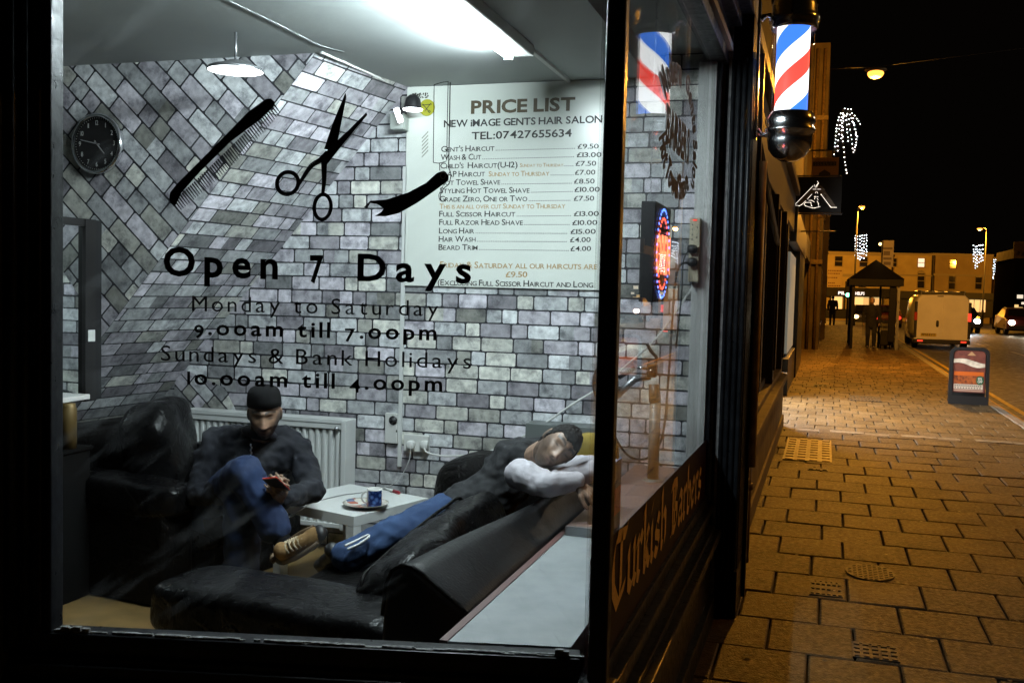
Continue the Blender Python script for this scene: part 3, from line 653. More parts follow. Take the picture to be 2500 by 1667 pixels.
# ---------------- on the walls ----------------
t = thing('wall_clock', 'round black wall clock with white numerals and silver rim', 'clock', (-3.68, LY, 2.26))
C = V((-3.68, LY - .004, 2.402)); RX = Matrix.Rotation(R(90), 3, 'X')
mb = MB(); mb.lathe([(.145, 0), (.158, .01), (.158, .034), (.148, .042), (.140, .036)], C, 48, 0, RX); mb.build('rim', M_CHROME, t)
mb = MB(); mb.lathe([(0, .024), (.141, .024)], C, 48, 0, RX); mb.build('dial', mk('clock_black', (.015, .014, .014), .25), t)
mb = MB(); mh = MB(); O = C - Y * .0245
for i in range(1, 13):
    a = R(90 - 30 * i); textc(mb, str(i), O + X * .108 * math.cos(a) + Z * (.108 * math.sin(a) - .011), X, Z, -Y, .024, .8, track=.1)
for i in range(60):
    a = R(6 * i); e = X * math.cos(a) + Z * math.sin(a); q = X * -math.sin(a) + Z * math.cos(a)
    mb.add([O + e * r + q * w - Y * .002 for r, w in ((.131, -.001), (.136, -.001), (.136, .001), (.131, .001))], [(0, 1, 2, 3)])
mb.build('numerals', mk('clock_white', (.6, .6, .58), .5), t)
for a, L, w in ((R(-47), .072, .004), (R(168), .105, .003)):
    e = X * math.cos(a) + Z * math.sin(a); q = X * -math.sin(a) + Z * math.cos(a); mh.add([O + e * r + q * s - Y * .004 for r, s in ((-.02, -w), (L, -w * .6), (L, w * .6), (-.02, w))], [(0, 1, 2, 3)])
mh.build('hands', mk('clock_hands', (.3, .3, .3), .4), t)
t = thing('wall_mirror', 'tall mirror in wide black frame below the wall clock', 'mirror', (-3.66, 3.9, 1.06))
MB().b2((-3.70, 3.2, 1.06), (-3.652, 4.375, 2.0)).build('backing', M_RUB, t)
MB().b2((-3.651, 3.25, 1.10), (-3.648, 4.23, 1.965)).build('mirror_glass', mk('mirror', (.62, .65, .65), .02, 1), t)
mb = MB(); mb.b2((-3.655, 4.225, 1.06), (-3.625, 4.30, 2.0)); mb.b2((-3.655, 3.2, 1.962), (-3.632, 4.225, 2.0)); mb.build('frame', mk('dark_frame', (.014, .013, .013), .4), t, bevel=.003)
MB().b2((-3.622, 4.24, 1.37), (-3.6205, 4.29, 1.43)).build('price_tag', M_WHITE2, t)
tag(MB().b2((-3.647, 3.35, 1.105), (-3.42, 4.02, 1.13)).build('mirror_shelf', M_WHITE, None, bevel=.004), 'narrow white shelf under the black framed mirror', 'shelf')
M_SOOT = mk('matt_black', (.003, .003, .003), .8, spec=.1)
t = thing('side_cabinet', 'low black cabinet behind the near armchair arm at window edge', 'cabinet', at(130, 1400, 4.72).xy.to_3d())
C = at(95, 1200, 4.75); MB().b2((C.x - .45, C.y - .2, FZ), (C.x + .16, C.y + .16, .87)).build('carcass', M_SOOT, t, bevel=.006)
MB().b2((C.x - .46, C.y - .21, .87), (C.x + .17, C.y + .17, .885)).build('worktop', M_SOOT, t)
q = at(168, 1060, 4.75); mb = MB(); mb.lathe([(0, 0), (.036, 0), (.036, .19), (.030, .20), (.030, .215), (0, .218)], (q.x, q.y, .885), 24); tag(mb.build('spray_can', mk('brass_can', (.16, .11, .04), .45, .4)), 'gold spray can standing on the black cabinet', 'can')
t = thing('radiator', 'long white fluted panel radiator under the brick wallpaper', 'radiator', (-3.1, 5.17, .3))
mb = MB(); n = 24; xs = []
x0, x1 = -3.63, -2.60
for i in range(n):
    a = x0 + (x1 - x0) * i / n; w = (x1 - x0) / n; xs += [(a, 0), (a + w * .42, 0), (a + w * .56, .02), (a + w * .86, .02)]
xs.append((x1, 0))
vs = [(x, 5.105 + d, z) for z in (.325, .87) for x, d in xs]; k = len(xs); mb.add(vs, [(i, i + 1, k + i + 1, k + i) for i in range(k - 1)])
mb.b2((x0, 5.095, .30), (x1, 5.125, .325)); mb.b2((x0, 5.095, .87), (x1, 5.125, .905)); mb.b2((x0, 5.13, .30), (x1, 5.14, .9)); mb.build('panel', M_WHITE, t, bevel=.003)
mb = MB(); mb.b2((x1 - .002, 5.085, .29), (x1 + .03, 5.215, .925)); mb.build('end_plate', M_WHITE, t, bevel=.005); mb = MB(); mb.b2((x0 - .03, 5.085, .29), (x0 + .002, 5.215, .925)); mb.build('end_plate', M_WHITE, t, bevel=.005)
mb = MB(); mb.b2((x0, 5.09, .905), (x1, 5.21, .925)); mb.build('top_grille', M_WHITE, t)
mb = MB(); mb.lathe([(0, 0), (.014, 0), (.014, .008), (.009, .009), (.008, .02), (0, .02)], (x1 - .03, 5.095, .875), 16, 0, RX); mb.build('vent_plug', M_STEEL, t)
t = thing('timer_switch', 'white wall switch plate with round black dial above the sockets', 'switch', hy(960, 1080, BY - .02))
a, b = hy(944, 1079, BY), hy(975, 1008, BY); MB().b2((a.x, BY - .03, a.z), (b.x, BY - .004, b.z)).build('plate', M_WHITE2, t, bevel=.004)
mb = MB(); C = hy(960, 1026, BY - .03); mb.lathe([(0, .016), (.012, .016), (.017, .004), (.026, .004), (.026, 0)], C, 24, 0, RX); mb.build('dial', M_RUB, t)
MB().box(hy(968, 1052, BY - .031), (.006, .004, .012)).build('indicator', M_RUB, t)
t = thing('double_socket', 'white double wall socket with two white plugs', 'socket', hy(1020, 1103, BY - .02))
a, b = hy(990, 1099, BY), hy(1051, 1062, BY); MB().b2((a.x, BY - .03, a.z), (b.x, BY - .004, b.z)).build('plate', M_WHITE2, t, bevel=.004)
for px in (1003, 1036):
    mb = MB(); mb.ball(hy(px, 1086, BY - .045), (.024, .022, .026), None, 16, 10, 0, .6); mb.build('plug', M_WHITE2, t)
mb = MB(); a, b = hy(989, 407, BY - .012), hy(985, 1000, BY - .012); mb.b2((a.x - .011, BY - .016, .66), (a.x + .011, BY - .003, a.z)); tag(mb.build('trunking', M_WHITE), 'white vertical cable trunking on brick wall beneath price board corner', 'trunking')
cb = lambda px, py, y: hy(px, py, y)
mb = MB(); mb.tube(bez([cb(1036, 1092, 5.19), cb(1045, 1105, 5.18), cb(1100, 1113, 5.19), cb(1200, 1100, 5.2), cb(1300, 1052, 5.2), cb(1400, 985, 5.2), cb(1470, 940, 5.2), cb(1590, 838, 5.2), cb(1640, 775, 5.2), cb(1690, 702, 5.18)], 10), .0055, 8)
tag(mb.build('white_cable', M_WHITE2), 'long white extension lead looping across brick wall from the socket', 'cable')
t = thing('extension_socket', 'cream multi socket strip with black plugs at the far window frame', 'extension socket', hy(1697, 690, 5.12))
a, b = hy(1681, 688, 5.14), hy(1712, 533, 5.14); e0 = V((a.x, 5.11, a.z)); e1 = V((b.x, 5.17, b.z)); MB().b2(e0, e1).build('case', mk('cream_plastic', (.55, .50, .36), .4), t, bevel=.004)
mb = MB()
for z in (e1.z - .045, e1.z - .095):
    for dx, dz in ((-.012, .01), (-.012, -.014), (.012, -.004)): mb.box(((e0.x + e1.x) / 2 + dx, 5.109, z + dz), (.005, .004, .008))
mb.build('pin_hole', M_RUB, t)
MB().box(((e0.x + e1.x) / 2, 5.108, e1.z - .012), (.02, .004, .008)).build('red_neon', glow('red_neon', (1, .05, .03), 2), t)
for py in (608, 640):
    mb = MB(); mb.ball(hy(1690, py, 5.09), (.026, .024, .022), None, 16, 10, 0, .7); mb.build('black_plug', M_RUB, t)
mb = MB(); mb.tube(bez([hy(1684, 641, 5.08), hy(1660, 648, 5.05), hy(1648, 690, 5.0), hy(1640, 800, 5.0), hy(1632, 920, 5.0), hy(1618, 1060, 5.0), hy(1585, 1115, 5.0), hy(1545, 1118, 5.0), hy(1515, 1090, 4.9), hy(1490, 1040, 4.9)], 8), .006, 8)
mb.tube(bez([hy(1682, 610, 5.08), hy(1668, 640, 5.06), hy(1664, 720, 5.03), hy(1650, 850, 5.03)], 8), .004, 6)
tag(mb.build('black_lead', M_RUB), 'black lead hanging in a loop below the cream socket strip', 'cable')
# neon open sign
t = thing('open_sign', 'lit red and blue LED open sign hanging inside the side window', 'sign', (-.73, 4.45, 1.66))
MB().b2((-.765, 4.235, 1.655), (-.702, 4.665, 2.085)).build('case', M_RUB, t, bevel=.004)
M_RED = glow('red_led', (1, .10, .05), 7); M_BLU = glow('blue_led', (.10, .22, 1), 7); M_ORG = glow('orange_led', (1, .23, .10), 5.5)
oc = V((-.701, 4.46, 1.87))
def dots(mb, pts, r):
    for y, z in pts: mb.ball(oc + Y * y + Z * z, (.004, r, r), None, 8, 6)
mb = MB(); dots(mb, [(.175 * math.cos(R(a)), .195 * math.sin(R(a))) for a in range(0, 360, 10)], .0065); mb.build('blue_ring', M_BLU, t)
mb = MB(); dots(mb, [(.135 * math.cos(R(a)), .155 * math.sin(R(a))) for a in range(0, 360, 13)], .0065); mb.build('red_ring', M_RED, t)
mb = MB(); textc(mb, 'OPEN', oc - Z * .085, Y, Z, X, .16, .62, .003, bold=.03, track=.12); mb.build('open_lettering', M_ORG, t)
mb = MB(); mb.add([oc + Y * a + Z * b + X * -.0003 for a, b in ((-.16, -.095), (.17, -.095), (.17, .095), (-.16, .095))], [(0, 1, 2, 3)]); mb.build('red_panel', mk('red_acrylic', (.25, .01, .01), .3), t)
mb = MB()
for y in (4.28, 4.62):
    z = 2.085
    while z < 2.93: mb.tube([(-.735, y, z), (-.735 + .003, y, z + .016)], .0022, 5); z += .018
mb.build('chain', M_STEEL, t)
# stand behind the corner post
t = thing('dryer_stand', 'grey pole stand with dark collar, clamp and slanted arm behind the side window', 'stand', at(1596, 1195, 4.8))
P = lambda x, y, D=4.8: at(x, y, D)
mb = MB(); b0 = P(1600, 980); mb.tube([V((b0.x, b0.y, .79)), b0], .027, 20); mb.lathe([(0, .012), (.045, .01), (.05, 0)], (b0.x, b0.y, .787), 28); mb.build('pole', mk('grey_pole', (.17, .16, .14), .45, c2=(.13, .12, .105), ns=20), t)
mb = MB(); mb.tube([P(1599, 982), P(1597, 938)], [.029, .027], 20); mb.build('collar', mk('brown_collar', (.05, .035, .02), .5), t)
mb = MB(); mb.box(P(1592, 903), (.045, .05, .07)); mb.build('clamp', mk('dark_clamp', (.03, .025, .018), .4), t, bevel=.006)
mb = MB(); mb.ball(P(1590, 905, 4.76), .008); mb.tube([P(1583, 900), P(1556, 897)], .008, 10); mb.build('knob', M_CHROME, t)
mb = MB(); mb.tube([P(1588, 920), P(1550, 925), P(1495, 975)], [.014, .017, .019], 14); mb.build('arm', M_STEEL, t)
mb = MB(); mb.tube(bez([P(1579, 838), P(1590, 858), P(1602, 872), P(1600, 886)]), .008, 10); mb.tube([P(1550, 898), P(1510, 922)], .011, 10); mb.build('hook', M_RUB, t)
mb = MB(); mb.ball(P(1478, 935), (.065, .07, .105)); mb.build('hood', M_RUB, t)
# sill ledge along the side window, step, card, grey box
c0 = V((-.945, 2.44, .70)); t = thing('window_ledge', 'pale grey board ledge inside the side window', 'ledge', (-.77, 3.8, .70))
mb = MB(); mb.prism([(-.93, 2.462), (-.61, 2.54), (-.61, 5.2), (-.93, 5.2)], (0, 0, .70), X, Y, Z * .05); mb.b2((-.93, 2.9, FZ), (-.88, 5.2, .70)); mb.build('board', mk('ledge_board', (.27, .29, .295), .5, c2=(.215, .235, .24), ns=7, nd=9, bump=.12, bs=40, rv=.15), t)
mb = MB(); mb.b2((-.955, 2.46, .665), (-.932, 5.2, .752)); mb.build('edge_strip', mk('maroon_strip', (.10, .045, .04), .5), t)
mb = MB(); mb.b2((-.925, 3.72, .751), (-.62, 5.19, .785)); mb.build('raised_shelf', mk('pink_brown_board', (.22, .14, .12), .4), t)
mb = MB(); mb.b2((-.925, 3.70, .751), (-.62, 3.72, .787)); mb.build('steel_nosing', M_STEEL, t)
t = thing('window_card', 'blue and red card standing on the ledge beside the corner post', 'card', hx(1505, 1300, -.60))
q0, q1, q2 = hx(1490, 1210, -.60), hx(1516, 1195, -.60), hx(1515, 1290, -.60)
for i, (nm, c) in enumerate((('blue_stripe', (.03, .13, .38)), ('red_stripe', (.45, .08, .09)), ('blue_stripe', (.03, .13, .38)))):
    z1 = 1.17 - .085 * i; mb = MB(); mb.b2((-.604, q0.y - .05, z1 - (.085 if i < 2 else .20)), (-.600, q1.y, z1)); mb.build(nm, mk(nm + str(i), c, .4), t)
a, b = hy(1288, 1075, 5.15), hy(1460, 1041, 5.15); tag(MB().b2((a.x, 5.10, a.z), (b.x, 5.245, b.z)).build('grey_wall_box', mk('grey_metal', (.13, .145, .14), .5), None, bevel=.004), 'flat grey box on wall behind the sleeping man', 'wall box')
mb = MB(); soft(mb, at(1452, 1105, 4.75), (.22, .12, .18), None, .6, .01); tag(mb.build('yellow_cushion', mk('mustard_cloth', (.25, .18, .03), .9)), 'small mustard yellow cushion behind the sleeping man', 'cushion')

# ---------------- table and the things on it ----------------
TC, TR = V((-2.258, 4.547, 0)), Matrix.Rotation(R(-17), 3, 'Z')
t = thing('coffee_table', 'square white coffee table with thick top between the two men', 'table', TC + Z * FZ)
MB().box(TC + Z * .585, (.55, .55, .05), TR).build('tabletop', M_WHITE, t, bevel=.002)
for sx in (-1, 1):
    for sy in (-1, 1): MB().box(TC + TR @ V((sx * .248, sy * .248, 0)) + Z * .355, (.052, .052, .41), TR).build('leg', M_WHITE, t, bevel=.002)
pc = hz(893, 1236, .612); t = thing('plate', 'patterned plate under the blue mug on white table', 'plate', pc)
mb = MB(); mb.lathe([(0, .004), (.06, .004), (.075, .008), (.112, .020), (.113, .022), (.10, .019), (.07, .012), (.0, .009)], pc, 48)
Mp = mk('painted_plate', (.6, .58, .5), .2); N_, L_ = Mp.node_tree.nodes, Mp.node_tree.links
vo = N_.new('ShaderNodeTexVoronoi'); vo.inputs['Scale'].default_value = 24; tc_ = N_.new('ShaderNodeTexCoord'); L_.new(tc_.outputs['Object'], vo.inputs['Vector'])
rp = N_.new('ShaderNodeValToRGB'); sp_ = N_.new('ShaderNodeSeparateColor'); L_.new(vo.outputs['Color'], sp_.inputs[0]); L_.new(sp_.outputs[0], rp.inputs[0]); rp.color_ramp.interpolation = 'CONSTANT'
for i, (p_, c) in enumerate(((0, (.62, .60, .54)), (.35, (.42, .12, .08)), (.48, (.62, .6, .52)), (.66, (.15, .2, .32)), (.74, (.3, .36, .14)), (.84, (.6, .57, .48)))):
    e = rp.color_ramp.elements[i] if i < 2 else rp.color_ramp.elements.new(p_); e.position = p_; e.color = (*c, 1)
L_.new(rp.outputs[0], N_['Principled BSDF'].inputs['Base Color']); mb.build('dish', Mp, t)
mc = hz(914, 1236, .622); mc.z = .622; t = thing('mug', 'white mug with blue pebble picture standing on the plate', 'mug', mc)
mb = MB(); mb.lathe([(0, 0), (.034, 0), (.037, .004), (.0375, .088), (.036, .090), (.034, .088), (.033, .012), (0, .010)], mc, 40); mb.build('cup', M_WHITE2, t)
Mm = mk('pebble_print', (.04, .09, .28), .25); N_, L_ = Mm.node_tree.nodes, Mm.node_tree.links
vo = N_.new('ShaderNodeTexVoronoi'); vo.inputs['Scale'].default_value = 48; tc_ = N_.new('ShaderNodeTexCoord'); L_.new(tc_.outputs['Object'], vo.inputs['Vector'])
rp = N_.new('ShaderNodeValToRGB'); L_.new(vo.outputs['Distance'], rp.inputs[0]); rp.color_ramp.elements[0].color = (.13, .24, .55, 1); rp.color_ramp.elements[1].color = (.008, .02, .10, 1); rp.color_ramp.elements[1].position = .62
L_.new(rp.outputs[0], N_['Principled BSDF'].inputs['Base Color'])
mb = MB(); vs = []; aa = math.atan2(-mc.y, -mc.x); n = 20
for i in range(n + 1):
    a = aa + R(-52 + 116 * i / n)
    for z in (.006, .083): vs.append(mc + V((.0382 * math.cos(a), .0382 * math.sin(a), z)))
mb.add(vs, [(2 * i, 2 * i + 2, 2 * i + 3, 2 * i + 1) for i in range(n)], 0, True); mb.build('picture', Mm, t)
hd = V((-CR.x, -CR.y, 0)).normalized(); mb = MB(); mb.tube([mc + hd * (.036 + .026 * math.sin(w)) + Z * (.046 + .028 * math.cos(w)) for w in [math.pi * i / 14 for i in range(15)]], .005, 10); mb.build('handle', M_WHITE2, t)
t = thing('marker_pen', 'white marker pen with red cap lying on the table', 'pen', hz(957, 1198, .615)); a, b = hz(939, 1192, .619), hz(977, 1203, .619); m_ = a.lerp(b, .58)
mb = MB(); mb.tube([a, m_], .0075, 12); mb.build('barrel', M_WHITE2, t); mb = MB(); mb.tube([m_, b.lerp(m_, .2), b], [.0085, .0085, .004], 12); mb.build('red_cap', mk('red_cap', (.30, .02, .03), .3), t)
mb = MB(); mb.tube(bez([hy(1003, 1095, 5.18), hy(997, 1128, 5.1), hz(975, 1167, .63), hz(945, 1188, .616), hz(880, 1202, .614), hz(840, 1207, .614), hz(792, 1218, .614), hz(757, 1229, .614), hz(735, 1244, .616), at(705, 1262, 4.8), at(690, 1235, 4.6), at(676, 1200, 4.56)], 8), .0025, 6)
tag(mb.build('charging_cable', mk('grey_cable', (.35, .36, .35), .5)), 'thin charging cable trailing from wall socket over table to the phone', 'cable')

# ---------------- armchair ----------------
Q0 = V((-2.90, 3.90, 0)); fd = V((math.sin(R(8)), math.cos(R(8)), 0)); bd = V((-fd.y, fd.x, 0)); RA = Matrix((bd, fd, Z)).transposed()
ac = lambda u, v, z: Q0 + fd * u + bd * v + Z * z
t = thing('armchair', 'black leather armchair holding the man in blue jeans under the stairs', 'armchair', ac(.5, .45, FZ))
mb = MB(); mb.box(ac(.10, .47, .41), (.94, .2, .52), RA); mb.build('arm', M_LEATH2, t, bevel=.03, seg=4)
mb = MB(); soft(mb, ac(.10, .44, .655), (.98, .25, .17), RA, .42, .008, 7); mb.build('arm_pad', M_LEATH, t)
mb = MB(); soft(mb, ac(.95, .40, .60), (.80, .20, .34), RA, .4, .01, 7); mb.box(ac(.95, .46, .33), (.9, .18, .36), RA); mb.build('arm', M_LEATH, t)
mb = MB(); mb.box(ac(.53, .46, .27), (.88, .66, .24), RA); mb.build('base', M_LEATH2, t, bevel=.02, seg=3)
mb = MB(); soft(mb, ac(.53, .36, .44), (.74, .64, .2), RA, .36, .012, 6); mb.build('seat_cushion', M_LEATH, t)
mb = MB(); mb.box(ac(.5, .86, .54), (.2, 1.0, .78), RA); mb.build('backrest', M_LEATH2, t, bevel=.05, seg=4)
mb = MB(); soft(mb, at(395, 1095, 5.18), (.30, .52, .50), Matrix.Rotation(R(20), 3, 'Z') @ Matrix.Rotation(R(-10), 3, 'Y'), .5, .022, 7); mb.build('back_cushion', M_LEATH, t)

# ---------------- sofa along the side window ----------------
SA, SB = hz(1047, 1397, .84), hz(1440, 1188, .85); sd = (SB - SA); sd.z = 0; sd.normalize(); slf = V((-sd.y, sd.x, 0)); SA.z = 0
RS = Matrix((slf, sd, Z)).transposed(); so = lambda u, v, z: SA + slf * u + sd * v + Z * z
t = thing('sofa', 'black leather sofa with its back to the side window, sleeping man on it', 'sofa', so(.5, .9, FZ))
pf = [(-.19, .16), (-.188, .68), (-.175, .728), (-.14, .752), (-.07, .785), (.01, .827), (.06, .846), (.10, .846), (.135, .825), (.155, .78), (.165, .68), (.18, .16)]
mb = MB(); vs = []; nv = 26; L = 2.05
for j in range(nv + 1):
    v = L * j / nv; e = 1 if 0 < j < nv else .0
    ul = (-.968 - SA.x - sd.x * v) / slf.x; fq = max(.25, min(1, (.08 - ul) / .27))
    for u, z in pf: vs.append(so(u if u > .08 else .08 + (u - .08) * fq, v, z + .004 * math.sin(v * 5) * (z > .6)))
k = len(pf); mb.add(vs, [(j * k + i, j * k + i + 1, (j + 1) * k + i + 1, (j + 1) * k + i) for j in range(nv) for i in range(k - 1)], 0, True)
mb.add(vs[:k], [list(range(k))]); mb.add(vs[-k:], [list(range(k))])
o = mb.build('backrest', M_SOFAB, t); md = o.modifiers.new('b', 'BEVEL'); md.width = .028; md.segments = 4; md.limit_method = 'ANGLE'; md.angle_limit = R(50)
mb = MB(); mb.tube([v_ - sd * -.012 for v_ in vs[1:k - 1]], .008, 8); mb.build('piping', M_LEATH2, o)
mb = MB(); mb.box(so(.54, 1.05, .27), (.64, 1.9, .22), RS); mb.build('base', M_LEATH2, t, bevel=.03, seg=3)
mb = MB(); soft(mb, so(.62, .20, .54), (1.12, .36, .20), RS, .36, .010, 5, 96, 56); mb.box(so(.66, .20, .30), (.94, .26, .36), RS); na = mb.build('near_arm', M_LEATH, t); mb = MB()
for w_ in (.075, .325): mb.tube(bez([so(.14, w_, .605), so(.4, w_, .618), so(.8, w_, .614), so(1.06, w_ + (.2 - w_) * .12, .600), so(1.14, w_ + (.2 - w_) * .3, .575)], 6), .0045, 6)
mb.build('seam', M_LEATH2, na)
mb = MB(); soft(mb, so(.54, .70, .46), (.76, .68, .19), RS, .36, .014, 5, 96, 56); mb.build('seat_cushion', M_LEATH2, t)
mb = MB(); soft(mb, so(.54, 1.36, .46), (.76, .66, .19), RS, .36, .014, 5, 96, 56); mb.build('seat_cushion', M_LEATH2, t)
mb = MB(); soft(mb, so(.52, 1.84, .55), (.84, .36, .66), RS, .5, .012, 5); mb.build('far_arm', M_LEATH2, t)
mb = MB(); RB = RS @ Matrix.Rotation(R(20), 3, 'Y') @ Matrix.Rotation(R(9), 3, 'X'); soft(mb, so(.33, .76, .60), (.23, .94, .39), RB, .34, .018, 6)
rim = [so(.33, .76, .60) + RB @ V((s_ * .07, .47 * c_, .197 * d_)) for s_, c_, d_ in ((1, -.94, -.8), (1, -.98, 0), (1, -.92, .85), (1, -.6, .96), (1, 0, .985), (1, .6, .96), (1, .92, .85), (1, .97, 0))]
for i, q in enumerate(mb.v):
    w = V((q.x * 9, q.y * 9, q.z * 2.5)); l_ = (q - so(.33, .76, .60)).dot(sd) + .47; mb.v[i] = q + slf * (.010 * mnoise.noise(w * 1.6) + .011 * math.exp(-l_ * 3.5) * math.sin(q.z * 80 + q.x * 40 + 7 * mnoise.noise(q * 8))) + Z * .008 * mnoise.noise(w)
bcu = mb.build('back_cushion', M_LEATH, t); mb = MB(); mb.tube(bez(rim, 6), .007, 8); mb.build('seam', M_LEATH2, bcu)
# ---------------- the two men ----------------
M_JEAN = mk('blue_denim', (.008, .019, .060), .9, c2=(.012, .029, .084), ns=9, bump=.3, bs=220)
M_JEAN2 = mk('pale_denim', (.017, .040, .105), .9, c2=(.030, .066, .155), ns=8, bump=.3, bs=220)
M_NAVY = mk('navy_cloth', (.0026, .0036, .0072), .9, c2=(.0042, .0058, .0115), ns=12, bump=.2, bs=120)
M_CAPF = mk('black_felt', (.003, .003, .0035), .9, spec=.2)
M_SKIN = mk('skin', (.4, .25, .17), .5, attr='Col', ns=40, bump=.05, bs=150)
M_SHIRT = mk('pale_sleeve', (.44, .42, .45), .85, c2=(.38, .36, .38), ns=7, bump=.15, bs=120)
M_VEST = mk('dark_gilet', (.0055, .0062, .0075), .85, c2=(.009, .0102, .0118), ns=8, bump=.2, bs=60)
M_HAIR = mk('black_hair', (.005, .0045, .004), .6, c2=(.010, .008, .007), ns=120, bump=.5, bs=300, spec=.2)
def skinner(loc, base, hair, beard, eyes_shut=True, stub=.8):
    dk = tuple(c * .16 for c in base)
    def f(p):
        x, y, z = loc(p); c = V(base)
        if y < -.2 or abs(x) > .16 or z < -.17 or z > .17: return tuple(c)
        def mixin(d, a): nonlocal c; c = c.lerp(V(d), max(0, min(1, a)))
        if y > .03 and abs(x) < .075:
            mixin(hair, 1.0 * gs(z - .036 - .009 * gs(abs(x) - .03, .018), .0075) * (1 if .010 < abs(x) < .056 else 0))
            mixin((base[0] * .35, base[1] * .3, base[2] * .3), .5 * gs(abs(x) - .033, .019) * gs(z - .017, .009))  # eye socket shade painted into the skin colour
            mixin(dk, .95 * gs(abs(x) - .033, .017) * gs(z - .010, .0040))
            mixin((base[0] * .75, base[1] * .5, base[2] * .5), .7 * gs(x, .022) * (gs(z + .057, .006) + gs(z + .069, .006)))
            mixin(dk, .9 * gs(x, .024) * gs(z + .0625, .0032))
            mixin((base[0] * .8, base[1] * .62, base[2] * .6), .5 * gs(x, .014) * gs(z + .022, .012))
            mixin(dk, .9 * gs(abs(x) - .009, .0055) * gs(z + .036, .004))  # nostril shadow painted into the skin colour
        if beard and y > -.03:
            lim = -.042 - .028 * gs(x, .028) + .062 * max(0, min(1, (abs(x) - .036) / .03))
            a = 1 / (1 + math.exp(-(lim - z) / .007)); mus = gs(z + .047, .006) * gs(x, .028) if y > .05 else 0
            if z < -.13: a = 0
            mixin(hair, beard * max(a * (1 - .5 * gs(x, .02) * gs(z + .063, .009)), mus))
        return tuple(c)
    return f
# --- man in the armchair with a phone ---
m1 = thing('person', 'seated man in black cap and navy jacket with crossed legs looking at his phone', 'person', at(600, 1400, 4.8))
hc = at(646, 1012, 4.70); fw_ = (V((0, 0, 0)) - CF * 1.0 + CR * .18 - CU * .30); up_ = CU * 1.0 - CF * .26 + CR * .03
shR, shL = at(527, 1078, 4.88), at(728, 1100, 4.86); elR, elL = at(482, 1205, 4.74), at(765, 1195, 4.72)
wrR, wrL = at(640, 1192, 4.50), at(690, 1222, 4.50); neck = at(640, 1068, 4.82); chest = at(628, 1125, 4.86); belly = at(600, 1205, 4.9)
hipR, hipL = at(505, 1240, 4.93), at(600, 1250, 4.93); kR, aR = at(598, 1152, 4.50), at(684, 1312, 4.46); kL, aL = at(590, 1235, 4.56), at(588, 1445, 4.66)
d1 = at(655, 1172, 4.44) - wrR; mb = MB(); loc1 = headmesh(mb, hc, fw_, up_, .98)
limb(mb, [at(640, 1040, 4.76), neck, chest], [.055, .062, .10]); limb(mb, [chest, belly], [.13, .13]); limb(mb, [shR, chest, shL], [.05, .08, .05])
limb(mb, [shR, elR, wrR], [.045, .038, .026]); limb(mb, [shL, elL, wrL], [.045, .038, .026]); limb(mb, [belly, hipR, kR, aR], [.11, .07, .05, .035]); limb(mb, [belly, hipL, kL, aL], [.11, .07, .05, .035])
phc = at(675, 1188, 4.40)
hand(mb, wrR, phc - wrR + CU * .02, CR * .9 - CU * .2, 1, .55, .92); hand(mb, wrL, (phc - wrL) + CF * .0, -CR * .5 + CU * .7, -1, .5, .92)
SK1 = (.27, .165, .105)
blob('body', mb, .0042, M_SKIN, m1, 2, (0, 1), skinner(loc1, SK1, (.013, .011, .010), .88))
mb = MB(); limb(mb, [at(638, 1085, 4.83), chest, belly], [.075, .155, .16]); limb(mb, [at(575, 1078, 4.88), shR, elR, wrR + (elR - wrR) * .12], [.09, .074, .060, .046]); limb(mb, [at(690, 1085, 4.86), shL, elL, wrL + (elL - wrL) * .1], [.09, .072, .060, .046]); limb(mb, [shR, chest, shL], [.074, .14, .074]); mb.cap(belly, at(560, 1245, 4.92), .165, .16)
jk = blob('jacket', mb, .0075, M_NAVY, m1, 2, (.017, 15))
mb = MB(); cc = at(640, 1062, 4.81); un = (CU - CF * .25).normalized(); f0 = (-CF).normalized()
Rn = Matrix.Rotation(0, 3, 'Z'); q = []
for i in range(25):
    a = math.pi * (-.42 + 1.84 * i / 24); e = V((CR.x, CR.y, 0)).normalized() * math.cos(a + math.pi / 2 + math.pi * .0) + V((CF.x, CF.y, 0)).normalized() * math.sin(a + math.pi / 2); q.append(cc + e * .075 + Z * (.012 + .012 * math.sin(a)))
mb.tube(q, [.006] + [.022] * 23 + [.006], 10); mb.build('collar', M_NAVY, jk)
mb = MB()
for i in range(7): mb.ball(at(612 + 2 * (i % 2), 1086 + 6.5 * i, 4.67 + .004 * i), (.004, .004, .007), None, 8, 6)
mb.build('zip', mk('zip_metal', (.5, .52, .55), .3, .9), jk)
mb = MB(); limb(mb, [hipR, kR, aR + (kR - aR) * .16], [.105, .082, .078]); limb(mb, [hipL, kL, aL], [.105, .086, .084]); mb.cap(hipR, hipL, .125, .125)
blob('jeans', mb, .0075, M_JEAN, m1, 3, (.009, 14))
